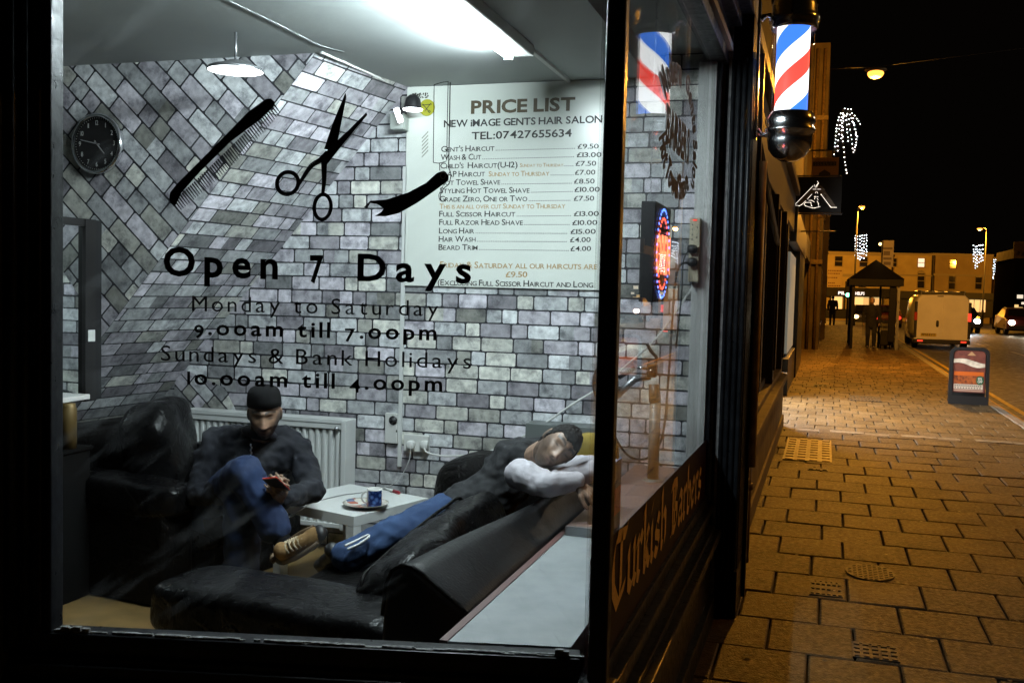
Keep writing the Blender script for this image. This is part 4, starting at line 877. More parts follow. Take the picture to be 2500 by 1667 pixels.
# cap with flat crown
un = up_.normalized(); fn = (fw_ - un * fw_.dot(un)).normalized(); rn = fn.cross(un); RC = Matrix((rn, fn, un)).transposed()
mb = MB(); mb.lathe([(.0, .056), (.03, .0555), (.055, .052), (.070, .045), (.080, .032), (.086, .012), (.089, -.01), (.091, -.042), (.086, -.044)], (0, 0, 0), 40, 0, None)
mb.v = [hc + RC @ V((q.x * .89, q.y * 1.10 - .004, q.z * .92 + .088 + q.y * .10)) for q in mb.v]; mb.build('skullcap', M_CAPF, m1)
mb = MB(); mb.ball(hc + RC @ V((0, -.035, .035)), (.077, .080, .075), RC, 24, 14); mb.build('hair', M_HAIR, m1)
def shoe(prefix, ank, heel, toe, upv, mats, parent, lace=True, k=1.0):
    ank, heel, toe, u = V(ank), V(heel), V(toe), V(upv); d = (toe - heel).normalized(); u = (u - d * u.dot(d)).normalized(); s = d.cross(u); L = (toe - heel).length
    Rm = Matrix((s, d, u)).transposed(); g = lambda a, b, c: heel + s * a * k + d * b * L + u * c * k
    mb = MB(); mb.ball(g(0, .17, .04), (.034 * k, .045 * k, .040 * k), Rm); mb.ball(g(0, .72, .025), (.046 * k, .075 * k, .030 * k), Rm); limb(mb, [g(0, .16, .045), g(0, .42, .045), g(0, .62, .035), g(0, .86, .022)], [.035 * k, .038 * k, .036 * k, .026 * k]); limb(mb, [g(0, .2, .05), g(0, .26, .085)], [.036 * k, .038 * k])
    sh = blob(prefix, mb, .004, mats[0], parent, 2)
    mb = MB(); out = []; n = 28
    for i in range(n):
        a = 2 * math.pi * i / n; b = .5 + .53 * math.cos(a); w = (.046 - .012 * (b < .5) * 1.0 - .010 * gs(b - .45, .15)) * math.sin(a); out.append(g(w, b, -.004))
    mb.add(out + [q + u * .024 * k for q in out], [list(range(n)), list(range(n, 2 * n))] + [(i, (i + 1) % n, n + (i + 1) % n, n + i) for i in range(n)], 0, True); mb.build('sole', mats[1], sh, bevel=.004)
    if lace:
        mb = MB()
        for i in range(5):
            b = .36 + .07 * i; z = .096 - .0085 * i; mb.tube([g(-.030, b, z - .016), g(-.012, b + .006, z - .002), g(.012, b + .014, z - .002), g(.030, b + .02, z - .016)], .005 * k, 6)
            mb.tube([g(.030, b, z - .014), g(0, b + .03, z + .003), g(-.030, b + .05, z - .018)], .004 * k, 6)
        mb.build('laces', mats[2], sh); mb = MB(); mb.ball(g(0, .90, .018), (.040 * k, .034 * k, .027 * k), Rm); mb.ball(g(0, .06, .035), (.033 * k, .03 * k, .042 * k), Rm); mb.build('toe_cap', mats[1], sh)
        mb = MB()
        for sx in (-1, 1): mb.tube([g(sx * .036, .12, .055), g(sx * .043, .35, .04), g(sx * .047, .6, .034), g(sx * .04, .86, .03)], [.012 * k, .014 * k, .012 * k, .008 * k], 8)
        mb.tube([g(-.02, .0, .07), g(0, -.015, .08), g(.02, 0, .07)], .01 * k, 8); mb.build('side_panel', mats[3], sh)
    return sh
M_SUEDE = mk('tan_suede', (.22, .125, .045), .85, c2=(.30, .18, .07), ns=40, bump=.2, bs=200); M_SHOE = mk('brown_shoe', (.07, .045, .022), .7, c2=(.12, .075, .035), ns=25); M_LACE = mk('pale_lace', (.42, .34, .22), .8)
hl, te = at(697, 1368, 4.45), at(797, 1296, 4.36)
shoe('shoe', aR, hl, te, (-CR * .42 + CU * .5 - CF * .95), (M_SUEDE, M_RUB, M_LACE, M_SHOE), m1)
shoe('shoe', aL, aL - Z * (aL.z - FZ - .012) + CF * .05, aL - Z * (aL.z - FZ - .012) - CF * .22 + CR * .05, Z, (M_SHOE, M_RUB, M_LACE, M_SUEDE), m1)
mb = MB(); limb(mb, [aR + (kR - aR) * .12, aR, hl.lerp(te, .2) + (-CR * .6 + CU * .72).normalized() * .06], [.046, .042, .04]); blob('sock', mb, .006, M_CAPF, m1)
ph = thing('mobile_phone', 'black mobile phone with red edge held by the seated man', 'phone', phc)
px_ = (CR * .9 + CU * .12 - CF * .25).normalized(); pn_ = (CF * .55 + CU * .8); pn_ = (pn_ - px_ * pn_.dot(px_)).normalized(); py_ = pn_.cross(px_); RPh = Matrix((px_, py_, pn_)).transposed()
MB().box(phc + CU * .012, (.07, .13, .006), RPh).build('case', mk('red_case', (.50, .045, .025), .35), ph, bevel=.002)
MB().box(phc + CU * .012 - pn_ * .004, (.064, .124, .004), RPh).build('back', M_RUB, ph)
MB().box(phc + CU * .012 + pn_ * .0036, (.062, .120, .001), RPh).build('screen', glow('phone_screen', (.55, .65, .8), .25), ph)

# --- man asleep over the sofa back ---
m2 = thing('person', 'sleeping man in dark gilet with head on folded arms over sofa back', 'person', at(1200, 1250, 4.3))
hc2 = at(1362, 1090, 4.08); up2 = (CR * .80 + CU * .60 - CF * .05); fw2 = (-CF * 1.0 + CR * .06 - CU * .16)
mb = MB(); loc2 = headmesh(mb, hc2, fw2, up2, .93)
nk = at(1305, 1120, 4.34); ch2, bl2, hp2 = at(1262, 1135, 4.42), at(1205, 1205, 4.40), at(1125, 1248, 4.34)
s2a, e2a, w2a = at(1270, 1156, 4.16), at(1336, 1184, 3.92), at(1404, 1174, 3.95)
s2b, e2b, w2b = at(1335, 1140, 4.4), at(1484, 1142, 4.10), at(1362, 1168, 4.0)
k2, a2 = at(968, 1302, 4.12), at(838, 1360, 4.02); k3, a3 = at(985, 1312, 4.28), at(862, 1372, 4.2)
limb(mb, [hc2 - up2 * .05 - fw2 * .03, nk, ch2, bl2, hp2], [.06, .06, .09, .075, .07]); limb(mb, [s2a, e2a, w2a], [.045, .04, .027]); limb(mb, [s2b, e2b, w2b], [.045, .04, .03]); limb(mb, [hp2, k2, a2], [.075, .05, .036]); limb(mb, [hp2, k3, a3], [.075, .05, .036])
hand(mb, w2a, CR * .75 - CU * .62 - CF * .1, -CU * .7 - CR * .3 + CF * .4, -1, .42, .92)
SK2 = (.34, .22, .15)
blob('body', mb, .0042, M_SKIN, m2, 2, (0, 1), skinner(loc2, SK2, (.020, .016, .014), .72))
mb = MB(); limb(mb, [at(1305, 1115, 4.42), ch2, bl2, hp2], [.08, .125, .115, .11]); mb.cap(bl2, hp2, .12, .118); mb.cap(ch2, at(1275, 1125, 4.36), .11, .09); mb.cap(at(1275, 1108, 4.46), at(1322, 1098, 4.46), .08, .065)
gv = blob('gilet', mb, .0075, M_VEST, m2, 2, (.014, 16))
mb = MB(); limb(mb, [s2a, e2a, w2a], [.068, .052, .040]); blob('sleeve', mb, .006, M_SHIRT, m2, 2, (.006, 15))
mb = MB(); limb(mb, [s2b, e2b], [.055, .05]); limb(mb, [e2b, w2b], [.05, .042]); blob('sleeve', mb, .006, M_SHIRT, m2, 2, (.007, 17))
mb = MB(); limb(mb, [hp2, k2, a2 + (k2 - a2) * .04], [.105, .078, .062]); limb(mb, [hp2, k3, a3], [.10, .075, .06]); blob('jeans', mb, .0075, M_JEAN2, m2, 3, (.010, 15))
u2 = up2.normalized(); f2 = (fw2 - u2 * fw2.dot(u2)).normalized(); r2 = f2.cross(u2); RH = Matrix((r2, f2, u2)).transposed()
mb = MB(); mb.ball((0, 0, 0), 1, None, 128, 90); out = []
for q in mb.v:
    p = V((q.x * .0745, q.y * .0945 - .003, q.z * .1118 + .003))
    ax = abs(p.x); hl = .060 - .009 * gs(ax - .030, .022) if p.y > .035 else .060
    lim = hl if p.y > .05 else (.060 - (.05 - p.y) * 1.9 if p.y > .012 else (-.022 if p.y > -.004 else (.016 if p.y > -.03 else -.06)))
    if p.z < lim + .006 * mnoise.noise(p * 90): p = p * .86
    else: p = p * (1.0 + .035 * mnoise.noise(p * 75) + .02 * mnoise.noise(p * 160))
    out.append(hc2 + RH @ p)
mb.v = out; mb.build('hair', M_HAIR, m2)
shoe('shoe', a2, a2 - CU * .03 + CR * .02, a2 - CR * .13 - CU * .08 + CF * .16, CU * .8 - CR * .3 - CF * .2, (M_RUB, M_RUB, M_WHITE2, M_WHITE2), m2, False, .86)
shoe('shoe', a3, a3 - CU * .04, a3 - CR * .12 - CU * .06 + CF * .17, CU * .8 - CR * .3 - CF * .2, (M_RUB, M_RUB, M_WHITE2, M_WHITE2), m2, False, .86)
mb = MB(); mb.tube(bez([at(842, 1332, 3.94), at(872, 1318, 3.98), at(898, 1306, 4.0), at(898, 1312, 3.98), at(875, 1328, 3.95), at(848, 1340, 3.93)]), .005, 6); mb.build('white_lace', M_WHITE2, m2)
# ---------------- ground, road, pavement ----------------
def gz(y): return 0.0 if y < 62 else -1.0 * min(1, (y - 62) / 60)
M_ASPH = mk('asphalt', (.035, .033, .030), .55, c2=(.055, .052, .048), ns=3, bump=.5, bs=180, rv=.2)
M_SLAB = mk('paving_stone', (.2, .17, .13), .6, spec=.2, attr='Col', ns=16, nd=9, bump=.7, bs=95, rv=.15)
N_, L_ = M_SLAB.node_tree.nodes, M_SLAB.node_tree.links; b_ = N_['Principled BSDF']; src_ = b_.inputs['Base Color'].links[0].from_socket
tc_ = N_.new('ShaderNodeTexCoord'); n_ = N_.new('ShaderNodeTexNoise'); n_.inputs['Scale'].default_value = 1.3; n_.inputs['Detail'].default_value = 10; n_.inputs['Roughness'].default_value = .7; L_.new(tc_.outputs['Object'], n_.inputs['Vector'])
r_ = N_.new('ShaderNodeValToRGB'); L_.new(n_.outputs[0], r_.inputs[0]); r_.color_ramp.elements[0].position = .38; r_.color_ramp.elements[0].color = (.5, .47, .43, 1); r_.color_ramp.elements[1].position = .62; r_.color_ramp.elements[1].color = (1.1, 1.08, 1.05, 1)
m_ = N_.new('ShaderNodeMix'); m_.data_type = 'RGBA'; m_.blend_type = 'MULTIPLY'; m_.inputs[0].default_value = 1; L_.new(src_, m_.inputs[6]); L_.new(r_.outputs[0], m_.inputs[7]); L_.new(m_.outputs[2], b_.inputs['Base Color'])
M_KERB = mk('kerb_stone', (.20, .18, .15), .7, c2=(.13, .12, .10), ns=8, bump=.3)
M_YEL = mk('yellow_road_paint', (.42, .28, .02), .6, c2=(.22, .15, .03), ns=10)
M_DIRT = mk('joint_dirt', (.012, .010, .008), .95)
ys = [-25, 20, 62, 77, 92, 107, 122, 175]
def strip(name, x0, x1, z, M, kind='structure', ys=ys):
    mb = MB(); vs = [(x, y, z + gz(y)) for y in ys for x in (x0, x1)]
    mb.add(vs, [(2 * i, 2 * i + 1, 2 * i + 3, 2 * i + 2) for i in range(len(ys) - 1)]); return tag(mb.build(name, M, None, loc=(0, 0, 0)), kind=kind)
strip('ground', -150, 190, -.16, mk('dark_ground', (.02, .02, .018), .9))
strip('road', 2.74, 10.2, -.11, M_ASPH); strip('junction_road', -60, 90, -.105, M_ASPH, ys=[62.5, 77, 92, 107, 122])
strip('far_pavement', 10.2, 15.0, 0.0, mk('far_paving', (.14, .12, .10), .7, c2=(.10, .09, .07), ns=2), ys=[-25, 20, 60])
for i, x in enumerate((2.84, 3.06)): strip('road_marking', x, x + .10, -.106, M_YEL, ys=[-20, 20, 60])
mb = MB()
for i in range(10): mb.b2((6.3, 4 + 8 * i, -.112), (6.42, 7 + 8 * i, -.105))
tag(mb.build('road_marking', mk('white_road_paint', (.4, .4, .38), .6, c2=(.2, .2, .2), ns=12)), kind='structure')
mb = MB(); y = -6
while y < 60: L = .92; mb.b2((2.60, y + .004, -.13), (2.74, y + L - .004, .003 + rnd.uniform(-.003, .003))); y += L
tag(mb.build('kerb', M_KERB, None, bevel=.015), kind='structure')
mb = MB(); mb.b2((-.75, -6, -.14), (2.6, 62, -.028))
mb.mi = [1] * len(mb.mi)
def slabs(y0, y1, dx, dy, gap, h, seed, basec):
    rg = random.Random(seed); y = y0; row = 0
    while y < y1:
        x = -.72 - rg.random() * dx if True else 0; x = -.72 - dx * (.5 if row % 2 else 0) - rg.random() * .13
        while x < 2.6:
            a, b = max(x, -.72), min(x + dx, 2.598)
            if b - a > .05:
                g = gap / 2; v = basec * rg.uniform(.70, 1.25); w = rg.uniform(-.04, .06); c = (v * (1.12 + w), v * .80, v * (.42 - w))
                z = [rg.uniform(-h, h) + .0 for _ in range(4)]; zb = rg.uniform(-h, h); k = min(.008, gap)
                e_ = g * .8; P = [(a + g, y + e_), (b - g, y + e_), (b - g, y + dy - e_), (a + g, y + dy - e_)]
                I = [(a + g + k, y + e_ + k), (b - g - k, y + e_ + k), (b - g - k, y + dy - e_ - k), (a + g + k, y + dy - e_ - k)]
                top = [(p[0], p[1], zb + z[i]) for i, p in enumerate(I)]; mid = [(p[0], p[1], zb + z[i] - .006) for i, p in enumerate(P)]; bot = [(p[0], p[1], -.03) for p in P]
                mb.add(top + mid + bot, [(0, 1, 2, 3)] + [(4 + i, 4 + (i + 1) % 4, (i + 1) % 4, i) for i in range(4)] + [(8 + i, 8 + (i + 1) % 4, 4 + (i + 1) % 4, 4 + i) for i in range(4)], 0, False, c)
            x += dx
        y += dy; row += 1
slabs(-5, 13.0, .41, .47, .0095, .0035, 3, .075); slabs(13.25, 61.8, .25, .40, .008, .003, 5, .112)
for x in range(8): mb.b2((-.72 + .42 * x, 13.02, -.03), (-.72 + .42 * x + .405, 13.22, .004 - .004 * (x % 2)), 0, (.26, .23, .17))
for i in range(150):                                    # trodden gum and specks
    x, y = rnd.uniform(-.3, 2.5), 3.6 + 16 * rnd.random() ** 1.6; rr_ = rnd.uniform(.008, .02); v = rnd.choice((.05, .06, .2, .26))
    mb.add([(x + rr_ * math.cos(w) * rnd.uniform(.7, 1.2), y + rr_ * math.sin(w), .0105) for w in (0, .9, 1.8, 2.7, 3.6, 4.5, 5.4)], [list(range(7))], 0, False, (v, v * .92, v * .8))
pav = tag(mb.build('pavement', [M_SLAB, M_DIRT], None, loc=(0, 0, 0)), kind='structure')
# litter and stains are too small to part; iron covers
M_IRON2 = mk('dark_iron', (.03, .026, .02), .65, 0, c2=(.05, .042, .03), ns=18, bump=.3, bs=80, rv=.12)
M_IRON = mk('worn_iron', (.24, .19, .10), .55, 0, c2=(.16, .13, .07), ns=18, bump=.3, bs=80, rv=.12)
def cover(label, x0, x1, y0, y1, nx, ny, name='drain_cover', solid=True, cat='drain cover', M=None):
    mb = MB(); z = .007; t_ = .012
    if solid: mb.b2((x0, y0, -.01), (x1, y1, z - .004))
    mb.b2((x0, y0, -.01), (x0 + t_, y1, z)); mb.b2((x1 - t_, y0, -.01), (x1, y1, z)); mb.b2((x0 + t_, y0, -.01), (x1 - t_, y0 + t_, z)); mb.b2((x0 + t_, y1 - t_, -.01), (x1 - t_, y1, z))
    for i in range(nx):
        for j in range(ny):
            a = x0 + (x1 - x0) * (i + .18) / nx; b = x0 + (x1 - x0) * (i + .82) / nx; c = y0 + (y1 - y0) * (j + .2) / ny; d = y0 + (y1 - y0) * (j + .8) / ny; mb.b2((a, c, -.005), (b, d, z + .004))
    return tag(mb.build(name, M_IRON if label.startswith('large') else M_IRON2), label, cat)
cover('large square iron cover with raised grid close to the stone plinth', -.36, .13, 10.62, 12.25, 4, 9)
cover('small slotted iron cover just in front of the large square one', -.10, .09, 10.08, 10.26, 3, 1)
cover('small pale slotted grating in the paving by the oval cover', -.02, .16, 5.85, 6.15, 6, 3)
cover('long rectangular metal cover with studded top beside the shopfront base', .19, .40, 4.9, 5.12, 5, 4)
cover('dark slotted drain in the paving past the bright patch', .45, .95, 17.2, 18.1, 9, 3)
cover('small dark cover beside the black shopfront in the far paving', -.15, .10, 19.5, 20.0, 3, 2)
mb = MB(); vs = [(.33 + .145 * math.cos(R(a)), 6.47 + .19 * math.sin(R(a))) for a in range(0, 360, 12)]; mb.add([(x, y, .007) for x, y in vs] + [(x, y, -.01) for x, y in vs], [list(range(30))] + [(i, (i + 1) % 30, 30 + (i + 1) % 30, 30 + i) for i in range(30)])
for i in range(-4, 5):
    for j in range(-4, 5):
        if (i / 4.6) ** 2 + (j / 4.6) ** 2 < .9: mb.b2((.33 + i * .03 - .010, 6.47 + j * .04 - .014, .004), (.33 + i * .03 + .010, 6.47 + j * .04 + .014, .0105))
tag(mb.build('drain_cover', M_IRON2), 'oval iron cover set in a square slab', 'drain cover')

# ---------------- lit barber pole ----------------
PCx, PCy, PK = -.208, 5.33, .938; pl = thing('barber_pole', 'lit red white and blue barber pole with chrome caps on black pilaster', 'barber pole', (PCx, PCy, 2.39))
def plathe(P): return MB().lathe([(r * PK, EYE + (z - EYE) * PK) for r, z in P], (PCx, PCy, 0), 48)
M_ST = bpy.data.materials.new('pole_stripes'); M_ST.use_nodes = True; N_, L_ = M_ST.node_tree.nodes, M_ST.node_tree.links; b_ = N_['Principled BSDF']
tc_ = N_.new('ShaderNodeTexCoord'); sx_ = N_.new('ShaderNodeSeparateXYZ'); L_.new(tc_.outputs['Object'], sx_.inputs[0])
def math_(op, a, b=None):
    n = N_.new('ShaderNodeMath'); n.operation = op
    for i, q in enumerate((a, b)):
        if q is None: continue
        if isinstance(q, (int, float)): n.inputs[i].default_value = q
        else: L_.new(q, n.inputs[i])
    return n.outputs[0]
an_ = math_('DIVIDE', math_('ARCTAN2', sx_.outputs[1], sx_.outputs[0]), 2 * math.pi)
vl_ = math_('FRACT', math_('ADD', math_('SUBTRACT', math_('DIVIDE', sx_.outputs[2], .44), an_), .195 + 10))
rp = N_.new('ShaderNodeValToRGB'); rp.color_ramp.interpolation = 'CONSTANT'; L_.new(vl_, rp.inputs[0])
for i, (p_, c) in enumerate(((0, (.85, .88, .9)), (.26, (.80, .055, .04)), (.49, (.85, .88, .9)), (.735, (.035, .15, .62)))):
    e = rp.color_ramp.elements[i] if i < 2 else rp.color_ramp.elements.new(p_); e.position = p_; e.color = (*c, 1)
L_.new(rp.outputs[0], b_.inputs['Base Color']); L_.new(rp.outputs[0], b_.inputs['Emission Color']); b_.inputs['Emission Strength'].default_value = 2.1
mb = plathe([(.088, 2.67), (.088, 3.15)]); mb.build('striped_cylinder', M_ST, pl)
mb = plathe([(.114, 2.665), (.114, 3.155)]); mb.build('glass_cylinder', glassmat('pole_glass', .97, 1.45, 0), pl)
mb = plathe([(.118, 3.135), (.128, 3.15), (.122, 3.17), (.136, 3.185), (.128, 3.205), (.122, 3.22), (.120, 3.26), (.105, 3.31), (.07, 3.35), (.03, 3.372), (0, 3.376)]); mb.build('top_cap', M_CHROME, pl)
mb = plathe([(0, 2.425), (.045, 2.432), (.085, 2.455), (.112, 2.495), (.120, 2.54), (.118, 2.57), (.132, 2.585), (.136, 2.60), (.124, 2.615), (.134, 2.64), (.130, 2.665), (.118, 2.69)]); mb.build('bottom_cap', M_CHROME, pl)
zk = lambda z: EYE + (z - EYE) * PK
mb = MB(); mb.b2((-.386, 5.30, zk(2.55)), (-.372, 5.36, zk(3.30)))
for z, z2 in ((3.20, 3.22), (2.60, 2.575)): mb.tube([(-.375, 5.33, zk(z)), (-.35, 5.33, zk(z2)), (-.33, 5.33, zk(z2)), (-.30, 5.33, zk(z))], [.022, .012, .014, .02], 12)
mb.build('bracket', M_CHROME, pl, bevel=.004)

# ---------------- buildings on this side of the street ----------------
M_STONE = mk('stone_plinth', (.20, .155, .09), .8, c2=(.13, .10, .06), ns=5, bump=.4, bs=40)
M_WOOD = mk('dark_shopfront', (.02, .016, .012), .5, spec=.2, c2=(.032, .025, .017), ns=12, bump=.15)
M_FAC = mk('dull_render', (.03, .023, .015), .9, spec=.1, c2=(.02, .016, .011), ns=2, bump=.2)
M_CREAM = mk('cream_render', (.075, .055, .028), .9, spec=.1, c2=(.035, .027, .014), ns=1.2, bump=.1)
M_ROOMD = mk('dark_room', (.012, .011, .010), .9)
M_GOLD = mk('brown_trim', (.12, .075, .026), .5, spec=.15, c2=(.06, .04, .015), ns=16)
def winpart(parent, x, y0, y1, z0, z1, M=M_WOOD, t_=.07, nm='window', bars=1, gl=M_DGLASS):
    mb = MB(); mb.b2((x - .08, y0, z0), (x + .01, y0 + t_, z1)); mb.b2((x - .08, y1 - t_, z0), (x + .01, y1, z1)); mb.b2((x - .08, y0 + t_, z1 - t_), (x + .01, y1 - t_, z1)); mb.b2((x - .08, y0 + t_, z0), (x + .03, y1 - t_, z0 + t_))
    for i in range(bars): yy = y0 + (y1 - y0) * (i + 1) / (bars + 1); mb.b2((x - .07, yy - .025, z0 + t_), (x + .005, yy + .025, z1 - t_))
    w = mb.build(nm, M, parent); MB().b2((x - .05, y0 + t_, z0 + t_), (x - .045, y1 - t_, z1 - t_)).build('pane', gl, w); return w
n1 = thing('shop_building', 'dark neighbouring shop with low stone plinth and deep window sill', 'shop', (-2, 11.5, 0))
mb = MB(); mb.b2((-.9, 5.70, -.05), (-.475, 13.32, .62)); mb.b2((-.9, 5.70, .0), (-.455, 13.34, .16)); mb.build('plinth', M_STONE, n1, bevel=.01)
mb = MB(); mb.b2((-.80, 5.72, .62), (-.425, 13.34, .70)); mb.b2((-.80, 5.72, .70), (-.50, 13.32, .76)); mb.build('window_sill', M_STONE, n1, bevel=.012)
for a, b in ((5.9, 8.2), (8.5, 10.8), (11.1, 13.05)): winpart(n1, -.60, a, b, .76, 2.75, bars=1)
for y in (5.72, 8.2, 10.8, 13.03): mb = MB(); mb.b2((-.72, y, .76), (-.50, y + .30, 2.75)); mb.b2((-.5, y + .06, .9), (-.48, y + .24, 2.6)); mb.build('pillar', M_WOOD, n1, bevel=.008)
mb = MB(); mb.b2((-.9, 5.72, 2.75), (-.54, 17.3, 3.35)); mb.b2((-.9, 5.72, 3.35), (-.47, 17.3, 3.47)); mb.build('fascia', M_WOOD, n1, bevel=.01)
mb = MB(); mb.b2((-6, 5.70, 3.47), (-.62, 17.4, 8.2)); mb.b2((-6, 5.71, 0), (-3.2, 17.4, 3.47)); mb.b2((-3.2, 5.71, 0), (-.9, 5.8, 3.47)); mb.b2((-3.2, 17.2, 0), (-.9, 17.4, 3.47)); mb.build('wall', M_FAC, n1)
for a in (6.8, 9.9, 13.0, 15.6): winpart(n1, -.615, a, a + 1.1, 4.6, 6.3, bars=0)
mb = MB(); mb.b2((-1.80, 13.33, 0), (-.74, 13.45, 2.75)); mb.b2((-1.80, 17.05, 0), (-.66, 17.2, 2.75)); mb.b2((-1.9, 13.33, 2.6), (-.6, 17.2, 2.75)); mb.build('porch_wall', M_WOOD, n1); MB().b2((-1.8, 13.4, -.1), (-.721, 17.1, -.002)).build('porch_floor', M_STONE, n1)
lw = winpart(n1, -1.70, 13.5, 17.0, .05, 2.55, bars=2, gl=glow('lit_door_pane', (1, .99, .95), 30)); lw.name = 'lit_door'
mb = MB(); mb.tube([(-.44, 6.35, .02), (-.44, 6.35, .70)], .045, 12); mb.tube([(-.44, 6.35, .48), (-.44, 6.35, .52)], .055, 12); mb.build('downpipe', M_GOLD, n1)
MB().tube([(-.352, 5.60, .75), (-.352, 5.60, 2.42)], .021, 12).build('lit_edge_strip', mk('lit_edge_gold', (.70, .45, .15), .45, c2=(.42, .25, .08), ns=12), shop)  # gold colour painted for the lamplit edge of the black pilaster
mb = MB(); mb.b2((-.46, 5.71, 2.0), (-.43, 5.74, 3.2)); mb.b2((-.44, 5.9, 3.0), (-.425, 5.93, 3.3)); mb.build('awning_arm', M_WOOD, n1)
mb = MB()
for k in range(2): mb.tube([(-.50, 6.6 + k * .3, 2.9), (-.42, 8.9 + k * .3, 2.15)], .018, 8)
mb.build('stay', M_WOOD, n1)
n2 = thing('shop_building', 'black shopfront beside a pale lit doorway along the pavement', 'shop', (-2, 22, 0))
mb = MB(); mb.b2((-6, 17.42, 0), (-.66, 26, 8.4)); mb.build('wall', M_FAC, n2)
mb = MB(); mb.b2((-.66, 21.4, 0), (-.53, 26, 2.9)); mb.b2((-.66, 17.45, 2.6), (-.50, 26, 3.2)); mb.b2((-.66, 17.42, 0), (-.56, 21.4, .62)); mb.build('shopfront', mk('blue_black_paint', (.022, .025, .03), .4), n2, bevel=.01)
MB().b2((-.655, 17.9, .68), (-.605, 21.2, 2.45)).build('lit_doorway', glow('pale_lit_panel', (.62, .72, .68), .13), n2)
n3 = thing('shop_building', 'shaded building set back behind the hanging signs', 'shop', (-2, 29.5, 0))
mb = MB(); mb.b2((-6, 26.02, 0), (-.72, 33, 9.2)); mb.build('wall', M_FAC, n3)
for a in (26.6, 29.8): winpart(n3, -.70, a, a + 2.6, .5, 2.6, bars=1); winpart(n3, -.70, a + .6, a + 1.7, 4.8, 6.6, bars=0)
mb = MB(); mb.b2((-.72, 26.1, 2.7), (-.5, 32.9, 3.3)); mb.build('fascia', M_WOOD, n3)
n4 = thing('house', 'narrow golden lit building with round downpipes past the hanging signs', 'house', (-2, 37, 0))
mb = MB(); mb.b2((-6, 33.02, 0), (-.16, 41, 9.6)); mb.build('wall', M_CREAM, n4)
mb = MB()
for x in (-.52, -.30): mb.tube([(x, 32.97, 0), (x, 32.97, 9.4)], .05, 10)
for z in (2.7, 5.0, 7.2): mb.b2((-.62, 32.90, z), (-.14, 33.01, z + .14))
mb.build('downpipe', M_GOLD, n4)
mb = MB(); mb.b2((-.25, 32.94, 3.2), (-.20, 33.4, 4.1)); mb.build('bracket_sign', M_WOOD, n4)
for a in (34, 37.5): winpart(n4, -.15, a, a + 1.2, 4.4, 6.2, bars=0); winpart(n4, -.15, a, a + 2.2, .7, 2.6, bars=0)
n5 = thing('house', 'plain cream building just before the bus shelter', 'house', (-2, 51, 0))
mb = MB(); mb.b2((-6, 41.02, 0), (.02, 61, 7.4)); mb.build('wall', M_CREAM, n5)
for a in (42, 47, 52, 57): winpart(n5, .03, a, a + 1.2, 4, 5.6, bars=0); winpart(n5, .03, a, a + 2.4, .6, 2.5, bars=1)
# hanging signs
t = thing('hanging_sign', 'black square hanging sign with white outlined tent and candle emblem', 'sign', (-.2, 18, 3.05))
qs = lambda x, y: hy(1900 + x / 7.84, 360 + y / 7.84, 17.96)
a, b = qs(235, 1250), qs(1180, 560); MB().b2((a.x, 17.965, a.z), (b.x + .04, 18.03, b.z)).build('panel', mk('sign_black', (.006, .006, .006), .4), t)
M_EMBLEM = glow('glowing_outline', (.95, .88, .78), .8); O = V((0, 17.96, 0)); q2 = lambda P: [(qs(*p).x, qs(*p).z) for p in P]  # white emblem lines given a glow of their own
mb = MB(); strokes(mb, [q2(P) for P in ([(665, 740), (310, 1105), (405, 1120), (450, 1095), (525, 1025)], [(640, 900), (560, 990)], [(815, 905), (820, 900), (985, 1120), (1010, 1148), (1115, 1150)], [(665, 802), (725, 802)], [(755, 802), (810, 802)], [(750, 650), (770, 690), (740, 740), (735, 765)], [(725, 735), (755, 700)], [(695, 720), (712, 770)], [(725, 850), (712, 875)], [(742, 850), (755, 880)], [(585, 1015), (640, 1015), (690, 1045)], [(495, 1085), (520, 1055), (625, 1055), (635, 1115), (650, 1128)], [(495, 1090), (520, 1120), (650, 1160), (700, 1160), (800, 1132)], [(690, 945), (710, 940), (695, 990)], [(735, 945), (765, 945)], [(745, 975), (762, 1005)], [(745, 1030), (770, 1075), (770, 1120)])], O, X, Z, -Y, .011); mb.build('emblem', M_EMBLEM, t)
mb = MB()
for P in ([(670, 745), (800, 720), (850, 760), (1110, 1140), (1010, 1140), (825, 890), (740, 830), (640, 900), (440, 1095), (330, 1100)],): mb.add([V((x, 17.963, z)) for x, z in q2(P)], [list(range(len(P)))])
mb.build('tent', mk('tent_brown', (.10, .085, .07), .6), t)
mb = MB(); mb.b2((-.70, 17.98, a.z - .03), (b.x + .06, 18.01, a.z - .01)); mb.b2((-.70, 17.98, b.z + .01), (b.x + .02, 18.01, b.z + .03)); mb.build('bracket', M_RUB, t)
t = thing('hanging_sign', 'tan hanging sign with dark lettered band and house shape above the black sign', 'sign', (-.2, 21.5, 3.2))
qt = lambda x, y: hy(1900 + x / 7.84, 360 + y / 7.84, 21.46)
a, b = qt(625, 800), qt(1165, 190); MB().b2((a.x, 21.47, a.z), (b.x, 21.52, b.z)).build('panel', mk('sign_tan', (.28, .15, .06), .6), t)
a, b = qt(665, 358), qt(1115, 272); mb = MB(); mb.b2((a.x, 21.462, a.z), (b.x, 21.469, b.z)); mb.add([qt(*p) + Y * .004 for p in ((775, 548), (780, 490), (885, 425), (995, 490), (1000, 548))], [(0, 1, 2, 3, 4)]); mb.build('dark_band', mk('sign_dark', (.02, .014, .012), .6), t)
mb = MB(); text(mb, 'SELECTS', qt(700, 345), qt(1085, 335), Z, -Y, .085, .006, track=.5, bold=.0); mb.build('lettering', mk('dull_letter', (.14, .09, .05), .6), t)
mb = MB(); mb.b2((-.74, 21.48, b.z + .22), (.1, 21.51, b.z + .25)); mb.build('bracket', M_RUB, t)
